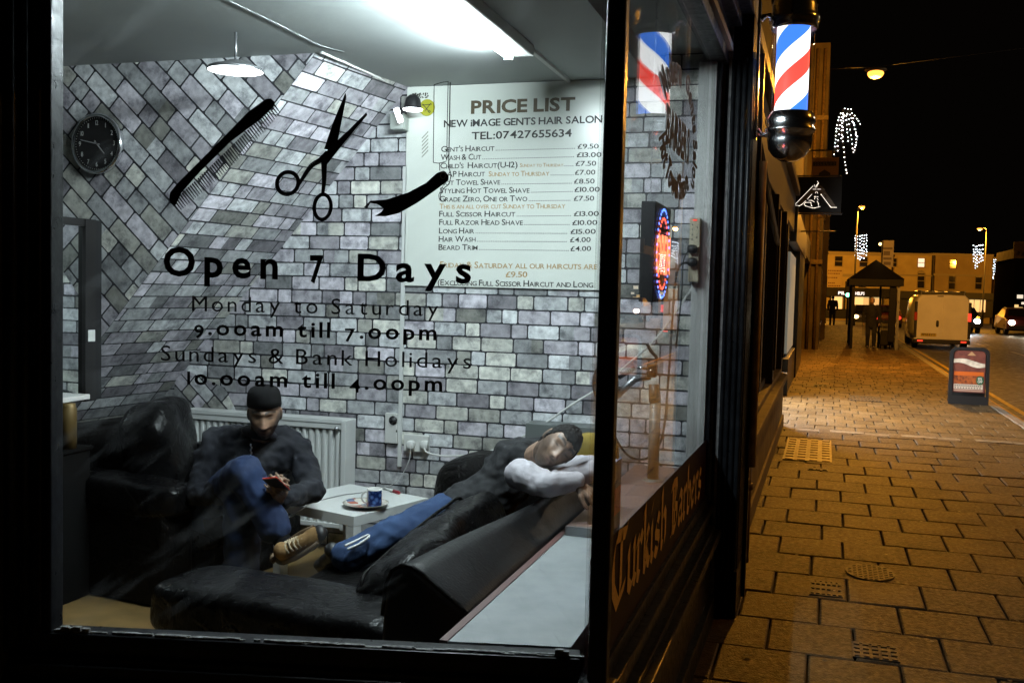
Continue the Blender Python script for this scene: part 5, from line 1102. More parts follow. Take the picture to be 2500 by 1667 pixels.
t = thing('hanging_sign', 'gold script hanging sign under the black emblem sign', 'sign', (.0, 20, 2.8))
qv = lambda x, y: hy(1900 + x / 7.84, 360 + y / 7.84, 20)
mb = MB(); text(mb, 'Cafe', qv(690, 1385), qv(1010, 1320), Z, -Y, .15, 0, track=.02, bold=.01); mb.build('script', mk('gilt', (.35, .24, .10), .5), t)
mb = MB(); mb.tube([(-.60, 20.0, 2.93), (.12, 20.0, 2.93)], .012, 8); mb.build('rod', M_RUB, t)

# ---------------- street lamps ----------------
M_POST = mk('lamp_post', (.05, .045, .035), .5, .3)
M_SOD = glow('sodium', (1, .40, .06), 2.6)
def lamp(loc, head, watt, label, wall=None, lc=(1, .40, .035)):
    loc, head = V(loc), V(head); t = thing('street_lamp', label, 'street lamp', loc, 'sodium street lamps')
    mb = MB()
    if wall: mb.tube([V(wall) + Z * .25, head + Z * .13, V((10.5, head.y, head.z + 1.0))], .0022, 6); mb.build('span_wire', M_RUB, t)
    else:
        mb.tube([loc, loc + Z * 1.2, loc + Z * 1.25, V((loc.x, loc.y, head.z - .1))], [.09, .09, .06, .045], 12); mb.build('post', M_POST, t)
        mb = MB(); mb.tube(bez([V((loc.x, loc.y, head.z - .12)), V((loc.x, loc.y, head.z + .0)).lerp(head, .3) + Z * .05, head + Z * .07], 6), .032, 8); mb.build('arm', M_POST, t)
    d = V((head.x - (wall[0] if wall else loc.x), head.y - (wall[1] if wall else loc.y), 0)).normalized(); Rm = Matrix((d, Z.cross(d), Z)).transposed()
    mb = MB(); mb.ball(head + Z * .06, (.26, .13, .07), Rm, 16, 8); mb.build('head', M_POST, t)
    mb = MB(); mb.ball(head - Z * .03, (.19, .14, .12), Rm, 16, 8); mb.build('lamp_glass', M_SOD, t)
    L = bpy.data.lights.new('lamp_light', 'POINT'); L.energy = watt; L.color = lc; L.use_shadow = True; L.shadow_soft_size = .14
    o = bpy.data.objects.new('lamp_light', L); COL.objects.link(o); o.parent = t; o.location = head - Z * .14 - loc
    return t
lamp((-.68, 25.9, 6.9), (.938, 25.8, 7.11), 7500, 'bright street lamp hung on a wire high above the icicle lights', (-.70, 25.9, 7.0))
lamp((1.63, 63.4, 0), (1.89, 63.8, 7.12), 2600, 'street lamp on tall post behind the bus shelter')
lamp((11.34, 82.3, -.3), (10.88, 82.4, 7.06), 3000, 'street lamp on tall post beyond the white van')
lamp((10.9, 9, 0), (9.9, 9, 8.0), 1300, 'tall street lamp on the opposite pavement facing the barber shop')
lamp((10.9, 23, 0), (9.9, 23, 8.0), 1100, 'added white lamp out of view on the opposite pavement, lighting the van rear', None, (1, .74, .46))  # unseen lamp added to brighten the back of the van
lamp((-3.5, 108, -.8), (-3.0, 109, 7.0), 21000, 'added unseen street lamp lighting the pale side of the terrace')  # unseen lamp put in to light the terrace front
lamp((30, 113, -.9), (29.5, 113.6, 7.0), 12500, 'added unseen street lamp lighting the buff side of the terrace')  # second unseen lamp added for the terrace

# ---------------- icicle lights ----------------
M_LED = glow('icicle_led', (.78, .90, 1), 9)
def icicles(label, strings, D, r, step, wire=True):
    p0 = at(*strings[0][0], D); t = thing('icicle_lights', label, 'christmas lights', p0, 'icicle lights hung along the street')
    for s in strings:
        P = bez([at(x, y, D + rnd.uniform(-.1, .1)) for x, y in s], 10); mb = MB(); acc = 0; last = P[0]
        for q in P[1:]:
            acc += (q - last).length; last = q
            if acc > step: mb.ball(q + V((rnd.uniform(-1, 1), rnd.uniform(-1, 1), rnd.uniform(-1, 1))) * r * .8, r * rnd.uniform(.8, 1.25), None, 8, 5); acc = 0
        if mb.v: mb.tube(P, .002, 4, mi=1); mb.build('light_string', [M_LED, M_RUB], t)
    return t
st = [[(2058, 270), (2045, 300), (2036, 378)], [(2060, 270), (2050, 310), (2044, 372)], [(2062, 272), (2056, 300), (2054, 345)], [(2060, 275), (2058, 340), (2064, 400), (2068, 428)], [(2066, 272), (2068, 320), (2072, 350)], [(2068, 270), (2078, 330), (2084, 378)], [(2072, 270), (2086, 310), (2092, 335)], [(2074, 270), (2092, 290), (2101, 304)], [(2056, 268), (2066, 266), (2084, 268)], [(2082, 280), (2090, 340), (2086, 368)]]
icicles('wide fan shaped icicle lights hanging close to the barber pole', st, 27, .012, .085)
def col(x0, x1, y0, y1, n):
    return [[(x0 + (x1 - x0) * (i + .5) / n, y0), (x0 + (x1 - x0) * (i + .5) / n + rnd.uniform(-1, 1), y0 + (y1 - y0) * (1 - .55 * abs((i + .5) / n - .3)) * rnd.uniform(.75, 1))] for i in range(n)]
icicles('narrow icicle lights on the lamp post behind the bus shelter', col(2086, 2118, 566, 652, 6), 63, .026, .15)
icicles('narrow icicle lights on the lamp post beyond the van', col(2374, 2402, 592, 662, 6), 81.8, .034, .19)
icicles('smaller icicle lights before the far end of the terrace', col(2424, 2445, 626, 692, 5), 100, .04, .2)
icicles('last few icicle lights dangling beside the dark corner building', [[(2458, 617), (2457, 640)], [(2463, 615), (2460, 655)]], 74, .04, .5)

# ---------------- terrace across the junction ----------------
TD = 120; TU = V((math.cos(_y), math.sin(_y), 0)); TN = V((math.sin(_y), -math.cos(_y), 0)); RT = Matrix((TU, -TN, Z)).transposed()
TP0 = at(1995, 760, TD); tq = lambda x, y: hplane(x, y, TP0, TN)
def tbox(mb, x0, y0, x1, y1, d0=0, d1=-.3, mi=0):      # pixel box on the terrace front, from d0 to d1 behind/before it
    a, b = tq(x0, y1), tq(x1, y0); w = (b - a).dot(TU); h = b.z - a.z; c = a + TU * w / 2 + Z * h / 2 + TN * (d0 + d1) / 2; mb.box(c, (w, abs(d0 - d1), h), RT, mi); return mb
def twin(par, x0, y0, x1, y1, lit=None, arch=False):
    mb = MB(); e = 1.2; tbox(mb, x0 - e, y0 - e, x0, y1 + e, .06, -.1); tbox(mb, x1, y0 - e, x1 + e, y1 + e, .06, -.1); tbox(mb, x0, y0 - e, x1, y0, .06, -.1); tbox(mb, x0 - 1.5, y1, x1 + 1.5, y1 + e, .14, -.1); ym = (y0 + y1) / 2; tbox(mb, x0, ym - .5, x1, ym + .5, .04, -.02)
    if arch:
        C = tq((x0 + x1) / 2, y0); r = (tq(x1, y0) - tq(x0, y0)).length / 2; mb.prism([(r * math.cos(R(a)), r * math.sin(R(a))) for a in range(0, 181, 20)], C + TN * .03, TU, Z, -TN * .1)
    w = mb.build('window', M_TRIMC, par); m_ = MB(); tbox(m_, x0, y0, x1, y1, .02, -.05); m_.build('pane', lit or M_TGL, w); return w
M_TRIMC = mk('window_trim', (.30, .25, .16), .7); M_TGL = mk('dark_pane', (.02, .018, .015), .08)
M_LITW = glow('lit_pane', (1, .93, .75), .8); M_LITS = glow('lit_shop', (1, .70, .28), .85); M_LITG = glow('lit_shop_green', (.85, .92, .55), .8)
M_TER = mk('terrace_cream', (.50, .40, .20), .9, c2=(.40, .31, .15), ns=.6); M_TER2 = mk('terrace_buff', (.36, .28, .15), .9, c2=(.29, .22, .12), ns=.6)
def tbuild(label, x0, x1, ytop, M, cat='building'):
    t = thing('terrace_building', label, cat, at((x0 + x1) / 2, 770, TD), 'far terrace across the junction'); mb = MB(); tbox(mb, x0, ytop, x1, 790, 0, -8); mb.build('wall', M, t)
    mb = MB(); tbox(mb, x0, ytop - 2.5, x1, ytop, .25, -8); tbox(mb, x0, 671.3, x1, 672.8, .10, -.0); mb.build('cornice', M_TRIMC, t); return t
ta = tbuild('pale three storey building with signboard and lit lettered black shopfront', 1950, 2178, 620, M_TER)
twin(ta, 2038, 626, 2057, 650); twin(ta, 2099, 628, 2118, 651); twin(ta, 2096, 690, 2114, 702)
mb = MB(); tbox(mb, 2018, 652, 2057, 703, .12, 0); sg = mb.build('signboard', mk('signboard', (.44, .34, .18), .8), ta)
mb = MB()
for yy, w in ((662, 30), (669, 26), (679, 22), (692, 16), (699, 28)):
    p0 = tq(2021, yy) + TN * .13; x = 0
    while x < w: L = rnd.uniform(1.5, 4); a = p0 + TU * x * TD / FPX; mb.add([a, a + TU * L * TD / FPX, a + TU * L * TD / FPX + Z * .14, a + Z * .14], [(0, 1, 2, 3)]); x += L + 1.2
mb.build('faded_lettering', mk('faded_red', (.14, .06, .03), .8), sg)
mb = MB(); tbox(mb, 1990, 705, 2178, 722, .5, 0); fs_ = mb.build('shop_fascia', M_RUB, ta); mb = MB(); kw = dict(track=.12, bold=.03)
text(mb, 'PIL', tq(2043, 718.5) + TN * .5, tq(2060, 719) + TN * .5, Z, TN, .34, .02, **kw); M_LL = glow('lit_letters', (.9, .95, 1), 1.3); mb.build('lit_lettering', M_LL, fs_); mb = MB(); text(mb, 'PHELPS', tq(2080, 719.5) + TN * .5, tq(2107, 720) + TN * .5, Z, TN, .34, .02, **kw); mb.build('lit_lettering', M_LL, fs_)
for a, b in ((2029, 2056), (2084, 2121), (2128, 2150)):
    mb = MB(); tbox(mb, a, 724, b, 757, .1, 0); mb.build('lit_shop_window', M_LITS, ta)
mb = MB(); tbox(mb, 1990, 757, 2178, 775, .15, 0)
for x in (2024, 2058, 2066, 2078, 2123, 2152): tbox(mb, x, 722, x + 4, 757, .2, 0)
mb.build('shopfront_frame', M_RUB, ta)
tb = tbuild('cream building with lit upper window and arched window above the van', 2178, 2276, 622, M_TER)
twin(tb, 2181, 631, 2189, 651); twin(tb, 2241, 631, 2257, 652, M_LITW); twin(tb, 2240, 668, 2257, 703, None, True)
mb = MB(); tbox(mb, 2178, 712, 2276, 728, .5, 0); tbox(mb, 2178, 728, 2276, 775, .1, 0); mb.build('shopfront', M_RUB, tb)
mb = MB(); tbox(mb, 2273, 622, 2279, 712, .2, 0); mb.build('rain_pipe', M_RUB, tb)
tc2 = tbuild('buff building with sash windows above a lit corner shop', 2276, 2424, 624, M_TER2)
twin(tc2, 2318, 634, 2334, 655); twin(tc2, 2316, 673, 2332, 706); twin(tc2, 2381, 677, 2397, 706)
mb = MB(); tbox(mb, 2276, 716, 2424, 729, .5, 0); tbox(mb, 2276, 729, 2362, 775, .1, 0); tbox(mb, 2406, 729, 2424, 775, .1, 0); tbox(mb, 2362, 762, 2406, 775, .1, 0)
for x in (2376, 2391): tbox(mb, x, 729, x + 1.5, 762, .2, 0)
mb.build('shopfront', M_RUB, tc2); mb = MB(); tbox(mb, 2362, 729, 2406, 762, .06, 0); mb.build('lit_shop_window', M_LITS, tc2)
td = tbuild('dim end building with small greenish lit windows at street corner', 2424, 2482, 632, M_TER2)
for a, b, c, d in ((2419, 733, 2437, 743), (2420, 745, 2436, 752), (2441, 736, 2447, 752), (2452, 738, 2463, 756)):
    mb = MB(); tbox(mb, max(a, 2425), b, b and c, d, .1, 0); mb.build('lit_window', M_LITG, td)
twin(td, 2440, 672, 2450, 698)
# dark corner building with lit eaves on the right
t = thing('corner_building', 'dark corner building with golden scalloped eaves', 'building', at(2490, 790, 67))
c = at(2468, 700, 67); MB().b2((c.x, c.y - 1, -1), (c.x + 14, c.y + 7, 4.6)).build('wall', mk('near_black_wall', (.004, .004, .004), .95, spec=0), t)  # wall given one even, nearly black colour
mb = MB(); p0 = at(2466, 613, 67)
for i in range(22): x = i * .32; mb.prism([(x, .0), (x + .16, -.28 - .05 * (i % 2)), (x + .32, 0), (x + .32, .55 + .035 * i), (x, .55 + .03 * i)], (p0.x, c.y - 1.25, p0.z), X, Z, Y * .15)
mb.b2((p0.x + .05, c.y - 1.1, 4.5), (p0.x + 8, c.y + 6, p0.z + .1)); mb.build('eaves', M_CREAM, t)
for i, (px, py, w, h) in enumerate(((2486, 724, 12, 8), (2478, 748, 8, 8), (2494, 740, 8, 5), (2488, 752, 8, 4))):
    a = at(px, py, 66); mb = MB(); mb.box((a.x + .1, c.y - 1.02, a.z), (w * .03, .04, h * .03)); mb.build('lit_window', M_LITW if i % 2 == 0 else M_LITS, t)
# traffic lights
for px, py, D, l in ((2070, 720, 62, 'green traffic light close to the bus shelter roof'), (2453, 728, 80, 'green traffic light close to the dark corner building')):
    h = at(px, py, D); t = thing('traffic_light', l, 'traffic light', (h.x, h.y, gz(h.y))); mb = MB(); mb.tube([(h.x, h.y + .15, gz(h.y)), (h.x, h.y + .15, h.z + .7)], .06, 10); mb.build('post', M_RUB, t)
    MB().b2((h.x - .18, h.y - .05, h.z - .2), (h.x + .18, h.y + .1, h.z + .85)).build('housing', M_RUB, t, bevel=.03)
    mb = MB(); mb.ball((h.x, h.y - .05, h.z), (.13, .05, .13), None, 16, 8); mb.build('green_lens', glow('green_light', (.2, 1, .55), 6), t)

# ---------------- bus shelter, flag, people, board ----------------
M_SHB = mk('shelter_black', (.004, .004, .004), .5, spec=.2)
t = thing('bus_shelter', 'black bus shelter with hipped roof and glass sides by the kerb', 'bus shelter', (1.6, 36, 0))
x0, x1, y0, y1 = .82, 2.30, 34.6, 38.6
mb = MB(); ez = 2.30; vs = [(x0 - .12, y0 - .12, ez), (x1 + .12, y0 - .12, ez), (x1 + .12, y1 + .12, ez), (x0 - .12, y1 + .12, ez), ((x0 + x1) / 2, y0 + .8, 2.95), ((x0 + x1) / 2, y1 - .8, 2.95)]
mb.add(vs, [(0, 1, 4), (1, 2, 5, 4), (2, 3, 5), (3, 0, 4, 5), (3, 2, 1, 0)]); mb.b2((x0 - .1, y0 - .1, ez - .22), (x1 + .1, y1 + .1, ez - .001)); mb.build('roof', M_SHB, t)
for x in (x0 + .04, x1 - .04):
    for y in (y0 + .04, (y0 + y1) / 2, y1 - .04): mb = MB(); mb.b2((x - .04, y - .04, 0), (x + .04, y + .04, ez - .22)); mb.build('post', M_STEEL if (x > 2 and y < 35) else M_SHB, t)
mb = MB(); mb.b2((x1 - .05, y0 + .08, .3), (x1 - .035, y1 - .08, 2.0)); mb.b2((x0 + .5, y1 - .05, .3), (x1 - .08, y1 - .035, 2.0)); mb.build('glass_panel', M_DGLASS, t); MB().b2((x1 - .32, y0 + .02, .25), (x1 - .10, y0 + .10, 2.05)).build('advert_case', M_SHB, t, bevel=.02)
mb = MB(); mb.b2((x1 - .5, y0 + .4, .42), (x1 - .12, y1 - .4, .50)); mb.b2((x1 - .4, y0 + .5, 0), (x1 - .3, y0 + .6, .42)); mb.b2((x1 - .4, y1 - .6, 0), (x1 - .3, y1 - .5, .42)); mb.build('bench', M_SHB, t)
t = thing('bus_stop_flag', 'tall bus stop post with pale timetable panel above the shelter roof', 'bus stop sign', (1.95, 34.3, 0))
a, b = at(2151, 652, 33.4), at(2182, 588, 33.4); mb = MB(); mb.tube([(a.x + .02, a.y, 0), (a.x + .02, a.y, b.z)], .035, 10); mb.build('post', M_SHB, t)
MB().b2((a.x, a.y - .03, a.z), (b.x, a.y + .05, b.z)).build('panel', mk('flag_panel', (.22, .19, .15), .6), t)
mb = MB()
for i, (u0, u1, v0, v1) in enumerate(((.15, .85, .28, .36), (.15, .7, .44, .60), (.1, .9, .66, .74), (.2, .8, .08, .2))): mb.b2((a.x + (b.x - a.x) * u0, a.y - .036, a.z + (b.z - a.z) * v0), (a.x + (b.x - a.x) * u1, a.y - .032, a.z + (b.z - a.z) * v1))
mb.build('printed_lines', mk('flag_print', (.07, .05, .04), .6), t)
mb = MB(); q = at(2149, 596, 33.4); mb.ball(q, .05); mb.build('lamp', glow('flag_lamp', (1, .6, .2), 6), t)
M_COAT = mk('dark_coat', (.004, .004, .0045), .9, c2=(.007, .007, .0075), ns=10); M_TROU = mk('dark_trousers', (.004, .004, .005), .9)
def figure(label, x, y, k, step, face, hair, coat=M_COAT, tro=M_TROU, bag=None):
    z0 = gz(y); t = thing('person', label, 'person', (x, y, z0)); P = lambda a, b, c: V((x + a * k, y + b * face * k, z0 + c * k))
    mb = MB(); loc = headmesh(mb, P(0, .02, 1.60), (0, face, -.05), Z, k); limb(mb, [P(0, 0, 1.5), P(0, 0, 1.40), P(0, 0, 1.2), P(0, 0, .95)], [.05 * k, .07 * k, .11 * k, .11 * k])
    arms = []
    for s in (-1, 1):
        sh, el, wr = P(.19 * s, 0, 1.40), P(.26 * s, -.04 + .08 * s * step, 1.12), P(.25 * s, .10 + .12 * s * step, .90); arms.append((sh, el, wr)); limb(mb, [P(0, 0, 1.38), sh, el, wr], [.07 * k, .05 * k, .04 * k, .03 * k]); hand(mb, wr, (0, .2 * face, -1), (-s, 0, 0), s * face, .5, k)
    legs = []
    for s in (-1, 1):
        hp_, kn, an = P(.09 * s, 0, .92), P(.10 * s, .08 + .12 * s * step, .50), P(.10 * s, -.02 + .24 * s * step, .09); legs.append((hp_, kn, an)); limb(mb, [hp_, kn, an], [.08 * k, .055 * k, .04 * k]); mb.cap(an - Z * .04 * k, an - Z * .045 * k + Y * .16 * face * k, .04 * k, .035 * k)
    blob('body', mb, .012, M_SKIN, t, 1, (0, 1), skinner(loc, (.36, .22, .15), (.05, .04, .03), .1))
    mb = MB(); limb(mb, [P(0, -.01, 1.40), P(0, 0, 1.2), P(0, 0, .98), P(0, 0, .80)], [.11 * k, .17 * k, .165 * k, .17 * k])
    for a in arms: limb(mb, [P(0, 0, 1.37)] + list(a), [.1 * k, .08 * k, .065 * k, .05 * k])
    blob('coat', mb, .016, coat, t, 2, (.012, 8)); mb = MB()
    for a in legs: limb(mb, a, [.10 * k, .075 * k, .062 * k])
    blob('trousers', mb, .014, tro, t, 2, (.008, 9)); mb = MB()
    for a in legs: mb.cap(a[2] - Z * .045 * k, a[2] - Z * .05 * k + Y * .18 * face * k, .042 * k, .036 * k)
    mb.build('shoes', M_RUB, t); mb = MB(); mb.ball(P(0, -.015, 1.635), (.083 * k, .10 * k, .10 * k), None, 20, 12); mb.build('hair', hair, t)
    return t, arms
t, arms = figure('man in dark coat standing at the bus shelter with grey hair', 1.48, 35.0, .98, .25, -1, mk('grey_hair', (.22, .16, .12), .8))
figure('distant person walking away along the pavement by the shops', .42, 61.0, 1.0, .8, 1, M_HAIR)
t = thing('folding_trolley', 'dark shopping trolley held beside the man at the bus shelter', 'trolley', (1.95, 35.0, 0))
mb = MB(); mb.b2((1.78, 34.9, .12), (2.12, 35.2, .62)); mb.build('bag', M_COAT, t, bevel=.05, seg=3); mb = MB(); mb.tube([(1.74, 35.0, .88), (1.82, 35.02, .86), (1.85, 35.05, .1)], .014, 8); mb.build('handle', M_STEEL, t)
mb = MB()
for x in (1.80, 2.08): mb.lathe([(.0, -.02), (.09, -.02), (.09, .02), (0, .02)], (x, 35.2, .09), 16, 0, Matrix.Rotation(R(90), 3, 'Y'))
mb.build('wheel', M_RUB, t)
t = thing('pavement_sign', 'black framed pavement sign with red food poster by the kerb', 'pavement sign', (2.27, 17.65, 0))
qa = lambda x, y: hy(2280 + x * 220 / 1916, 830 + y * 220 / 1916, 17.60)
def rr(x0, y0, x1, y1, r, n=6, bot=True):
    P = []
    for cx, cy, a in ((x1 - r, y1 - r, 0), (x0 + r, y1 - r, 90)):
        for i in range(n + 1): w = R(a + 90 * i / n); P.append((cx + r * math.cos(w), cy + r * math.sin(w)))
    return P + [(x0, y0), (x1, y0)]
AX0, AX1, AH = 1.975, 2.575, .93; lean = Matrix.Rotation(R(-6), 3, 'X'); up_l, n_l = V((0, .105, .9945)), V((0, -.9945, .105)); A0_ = V((0, 17.56, 0))
mb = MB(); O_ = rr(AX0, .0, AX1, AH, .11); I_ = rr(AX0 + .045, .14, AX1 - .045, AH - .045, .09); n = len(O_)
w_ = -n_l * .035; vs = [A0_ + X * x + up_l * y for x, y in O_] + [A0_ + X * x + up_l * y for x, y in I_]; vs += [v + w_ for v in vs]
mb.add(vs, [(i, (i + 1) % n, n + (i + 1) % n, n + i) for i in range(n)] + [(2 * n + i, 3 * n + i, 3 * n + (i + 1) % n, 2 * n + (i + 1) % n) for i in range(n)] + [(i, 2 * n + i, 2 * n + (i + 1) % n, (i + 1) % n) for i in range(n)] + [(n + i, n + (i + 1) % n, 3 * n + (i + 1) % n, 3 * n + i) for i in range(n)])
mb.build('frame', M_RUB, t)
mb = MB(); mb.prism(rr(AX0 + .02, .02, AX1 - .02, AH - .02, .1), (0, 17.86, 0), X, V((0, -.12, .993)), Y * .03); mb.build('rear_frame', M_RUB, t)
pp = lambda x, y, o=.0: A0_ + X * x + up_l * y - n_l * (.02 - o)
mb = MB(); P = rr(AX0 + .06, .20, AX1 - .06, AH - .055, .07); mb.add([pp(x, y) for x, y in P], [list(range(len(P)))]); ps = mb.build('poster', mk('poster_brown', (.20, .07, .05), .3, c2=(.12, .04, .035), ns=9), t)
def pband(nm, M, x0, y0, x1, y1, o, wav=0):
    mb = MB(); n = 12; vs = []
    for i in range(n + 1):
        x = x0 + (x1 - x0) * i / n; vs += [pp(x, y0 + wav * math.sin(i * .45 + .6) - wav * i / n, o), pp(x, y1 + wav * .8 * math.sin(i * .4) - wav * 1.4 * i / n, o)]
    mb.add(vs, [(2 * i, 2 * i + 2, 2 * i + 3, 2 * i + 1) for i in range(n)]); return mb.build(nm, M, ps)
pband('white_band', mk('poster_white', (.72, .66, .55), .15, c2=(.5, .44, .36), ns=12), AX0 + .065, .655, AX1 - .065, .735, .002, .03)
pband('orange_band', mk('poster_orange', (.55, .12, .02), .4), AX0 + .075, .47, AX1 - .08, .535, .002)
pband('food_picture', mk('poster_food', (.40, .11, .03), .4, c2=(.08, .02, .015), ns=22), AX0 + .075, .335, AX1 - .08, .468, .002)
pband('white_strip', mk('poster_strip', (.58, .5, .42), .4), AX0 + .075, .25, AX1 - .09, .33, .002); pband('price_strip', mk('poster_strip2', (.42, .28, .22), .4), AX0 + .075, .215, AX1 - .09, .24, .002)
mb = MB(); C = pp(AX1 - .135, .40, .004); mb.add([C + X * .058 * math.cos(R(a)) + up_l * .075 * math.sin(R(a)) for a in range(0, 360, 15)], [list(range(24))]); mb.build('green_badge', mk('badge_green', (.03, .10, .05), .4), ps)
mb = MB(); kw = dict(bold=.02, track=.1)
textc(mb, '10%', C + up_l * .008, X, up_l, n_l, .036, .8, .003, **kw); textc(mb, 'OFF', C - up_l * .04, X, up_l, n_l, .036, .8, .003, **kw); mb.build('badge_lettering', M_WHITE2, ps)
mb = MB()
for yy, nn in ((.297, 14), (.262, 10)):
    for i in range(nn): a = AX0 + .085 + (AX1 - AX0 - .19) * (i + .15) / nn; mb.add([pp(a, yy, .004), pp(a + .018, yy, .004), pp(a + .018, yy + .017, .004), pp(a, yy + .017, .004)], [(0, 1, 2, 3)])
mb.build('small_print', M_PK, ps)
mb = MB(); mb.add([pp(x, y, .003) for x, y in ((2.24, .80), (2.37, .80), (2.305, .865))], [(0, 1, 2)]); mb.build('mountain_mark', mk('poster_gold', (.45, .28, .14), .4), ps)

# ---------------- vehicles ----------------
M_VAN = mk('white_van_paint', (.80, .78, .74), .3, c2=(.72, .70, .66), ns=2, coat=.3); M_VDK = mk('van_dark_trim', (.015, .014, .013), .4); M_TYRE = mk('tyre', (.012, .012, .012), .85)  # dark trim colour shared by bumper, grille and door corners
M_REDL = glow('rear_light', (1, .06, .03), 1.2); M_REDD = mk('rear_reflector', (.45, .05, .03), .25)
def wheel(par, x, y, r, w=.2, z0=-.11):
    rot = Matrix.Rotation(R(90), 3, 'Y'); mb = MB(); mb.lathe([(r * .62, -w / 2), (r * .92, -w / 2), (r, -w * .3), (r, w * .3), (r * .92, w / 2), (r * .62, w / 2)], (x, y, z0 + r), 24, 0, rot); wl = mb.build('wheel', M_TYRE, par)
    mb = MB(); mb.lathe([(0, -w * .3), (r * .3, -w * .42), (r * .62, -w * .38), (r * .62, w * .38), (r * .3, w * .42), (0, w * .3)], (x, y, z0 + r), 16, 0, rot); mb.build('rim', M_STEEL, wl)
vx, vy, zr = 4.02, 38.6, -.11
t = thing('van', 'white panel van parked at the kerb seen from behind with roof rack', 'van', (vx, vy + 2.4, zr))
def vsec(y, hw, h, zb=.32, tuck=.86): # rounded van section
    return [V((vx + s * a * hw, vy + y, zr + z)) for s, seq in ((1, ((.97, zb), (1, zb + .35), (.99, 1.05), (tuck + .04, h - .16), (tuck - .10, h - .02), (0, h))), (-1, ((tuck - .10, h - .02), (tuck + .04, h - .16), (.99, 1.05), (1, zb + .35), (.97, zb)))) for a, z in seq]
secs = [vsec(0, .93, 1.93), vsec(.06, .955, 1.965), vsec(3.2, .96, 1.97), vsec(3.9, .95, 1.93), vsec(4.35, .93, 1.25, .32, .8), vsec(4.95, .86, .98, .34, .8)]
mb = MB(); k = len(secs[0]); vs = [q for s in secs for q in s]; mb.add(vs, [(j * k + i, j * k + (i + 1) % k, (j + 1) * k + (i + 1) % k, (j + 1) * k + i) for j in range(len(secs) - 1) for i in range(k)], 0, True); mb.add(secs[0], [list(range(k))]); mb.add(secs[-1], [list(range(k))]); mb.build('body', M_VAN, t)
for s in (-1, 1):
    mb = MB(); P = [(s * .006, .38), (s * .80, .38), (s * .80, 1.1), (s * .75, 1.80), (s * .68, 1.87), (s * .006, 1.87)]; mb.prism(P if s > 0 else P[::-1], (vx, vy - .012, zr), X, Z, Y * .03); dr = mb.build('rear_door', M_VAN, t, bevel=.012)
    if s < 0:
        mb = MB(); mb.ball((vx - .16, vy - .02, zr + .92), (.05, .02, .12), None, 12, 8, 0, .6); mb.build('handle', M_RUB, dr)
        MB().b2((vx - .70, vy - .026, zr + .46), (vx - .18, vy - .014, zr + .57)).build('number_plate', mk('yellow_plate', (.50, .38, .04), .5), dr)
        mb = MB(); text(mb, 'FP55 EYT', (vx - .66, vy - .026, zr + .483), (vx - .22, vy - .026, zr + .483), Z, -Y, .07, .003, bold=.02); mb.build('plate_lettering', M_PK, dr)
    mb = MB(); mb.b2((vx + s * .89 - .055, vy - .02, zr + 1.02), (vx + s * .89 + .055, vy + .05, zr + 1.32)); mb.build('tail_light', M_REDL if s > 0 else M_REDD, t, bevel=.02)
    mb = MB(); mb.b2((vx + s * .72 - .09, vy - .075, zr + .27), (vx + s * .72 + .09, vy - .06, zr + .32)); mb.build('reflector', M_REDL, t)
    MB().b2((vx + s * .89 - .05, vy - .015, zr + .4), (vx + s * .89 + .05, vy + .03, zr + 1.7)).build('corner_trim', M_VDK, t, bevel=.02)
    for y in (.85, 3.9): wheel(t, vx + s * .83, vy + y, .32)
mb = MB(); mb.b2((vx - .95, vy - .06, zr + .2), (vx + .95, vy + .2, zr + .36)); mb.build('bumper', M_VDK, t, bevel=.03)
mb = MB()
for y in (.3, 1.4, 2.5): mb.tube([(vx - .75, vy + y, zr + 2.05), (vx + .75, vy + y, zr + 2.05)], .02, 8)
for x in (-.72, -.35, 0, .3, .72): mb.tube([(vx + x, vy + .1, zr + 2.08), (vx + x, vy + 3, zr + 2.08)], .025, 8)
for x in (-.72, .72): mb.tube([(vx + x, vy + .3, zr + 1.93), (vx + x, vy + .3, zr + 2.08)], .02, 8)
mb.build('roof_rack', M_STEEL, t)
MB().b2((vx - .20, vy - .02, zr + 1.89), (vx + .0, vy + .02, zr + 1.92)).build('brake_lamp', M_VDK, t)
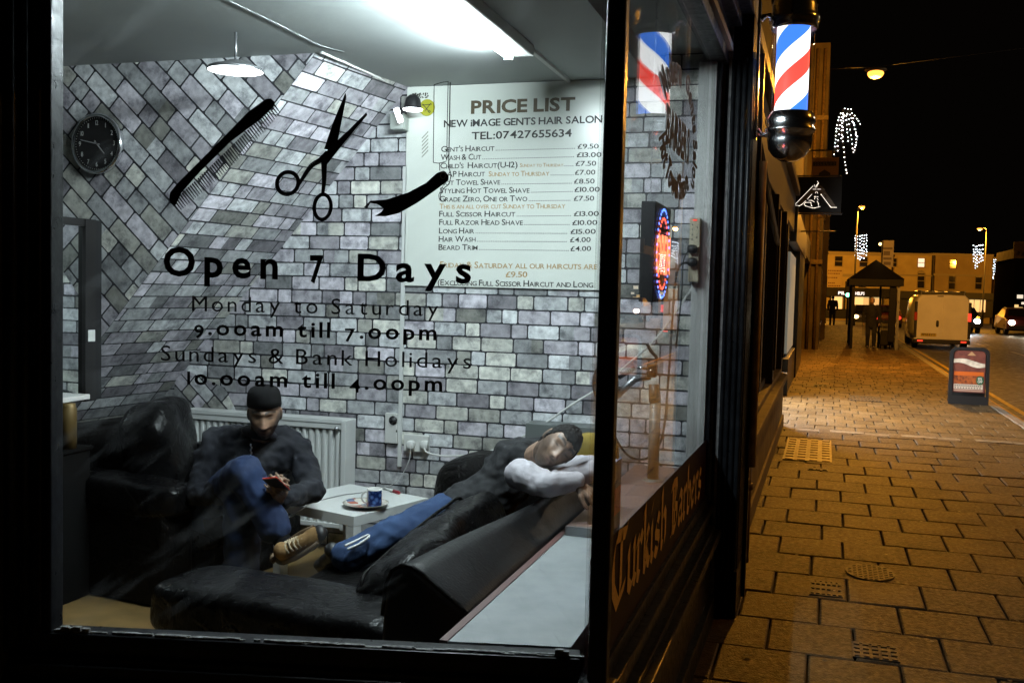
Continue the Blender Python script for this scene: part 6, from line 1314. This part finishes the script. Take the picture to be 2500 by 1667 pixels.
def car(label, x, y, front, M, lamp_m, k=1.0, z=None):
    z = (gz(y) - .11) if z is None else z; t = thing('car', label, 'car', (x, y, z)); f = front
    pr_ = [(-2.1, .3), (-2.12, .62), (-1.98, .86), (-1.1, .95), (-.55, 1.38), (.6, 1.44), (1.35, 1.05), (2.0, .98), (2.1, .6), (2.08, .3)]
    mb = MB(); nl = len(pr_); vs = []
    for a in (-1, 1):
        for px, pz in pr_: hw = .86 - (.20 * max(0, pz - .9) / .5); vs.append((x + a * hw, y + px * f * -1 * 1.0, z + pz))
    mb.add(vs, [list(range(nl)), list(range(nl, 2 * nl))] + [(i, (i + 1) % nl, nl + (i + 1) % nl, nl + i) for i in range(nl)]); mb.build('body', M, t, bevel=.06, seg=3)
    mb = MB(); q = lambda a, b, c: (x + a, y - b * f, z + c)
    mb.add([q(-.66, -1.10, .99), q(.66, -1.10, .99), q(.58, -.60, 1.34), q(-.58, -.60, 1.34)], [(0, 1, 2, 3)]); mb.v = [v + V((0, .03 * f, .02)) for v in mb.v]; mb.build('windscreen', M_TGL, t)
    for s in (-1, 1):
        mb = MB(); mb.ball(q(s * .62, -2.08, .66), (.17, .10, .13), None, 14, 8); mb.build('headlight', lamp_m, t)
        for b in (-1.3, 1.3): wheel(t, x + s * .76, y - b * f, .31, .2, z)
    mb = MB(); mb.box(q(0, -2.12, .42), (1.5, .08, .18)); mb.build('grille', M_VDK, t); return t
M_DCAR = mk('dark_car_paint', (.02, .021, .024), .25, coat=.5); M_RCAR = mk('red_car_paint', (.10, .02, .018), .3, coat=.4)
HW = glow('white_headlight', (.85, .95, 1), 40); HY = glow('warm_headlight', (1, .85, .6), 40); HO = glow('amber_headlight', (1, .6, .2), 8)
p = hz(2388, 800, -.11); car('dark car with dazzling white headlight coming past the van', 7.15, 60.2, -1, M_DCAR, HW)
car('reddish dark car with warm yellow headlight on the road', 9.95, 59.5, -1, M_RCAR, HY, 1.0, -.11)
q = at(2098, 766, 70); car('car with amber headlights waiting behind the bus shelter', q.x + .3, 72, -1, M_DCAR, HO)
q = at(2153, 765, 66); car('car with red tail lights seen through the bus shelter', q.x + .2, 69, -1, M_RCAR, M_REDL)
for nm, loc, c, e in (('car_beam', (7.1, 56.5, .5), (.85, .95, 1), 120), ('car_beam', (9.9, 55.8, .5), (1, .85, .6), 120)):
    L = bpy.data.lights.new(nm, 'SPOT'); L.energy = e; L.color = c; L.spot_size = R(70); L.spot_blend = .6; o = bpy.data.objects.new(nm, L); COL.objects.link(o); o.location = loc; o.rotation_euler = (R(78), 0, R(180))
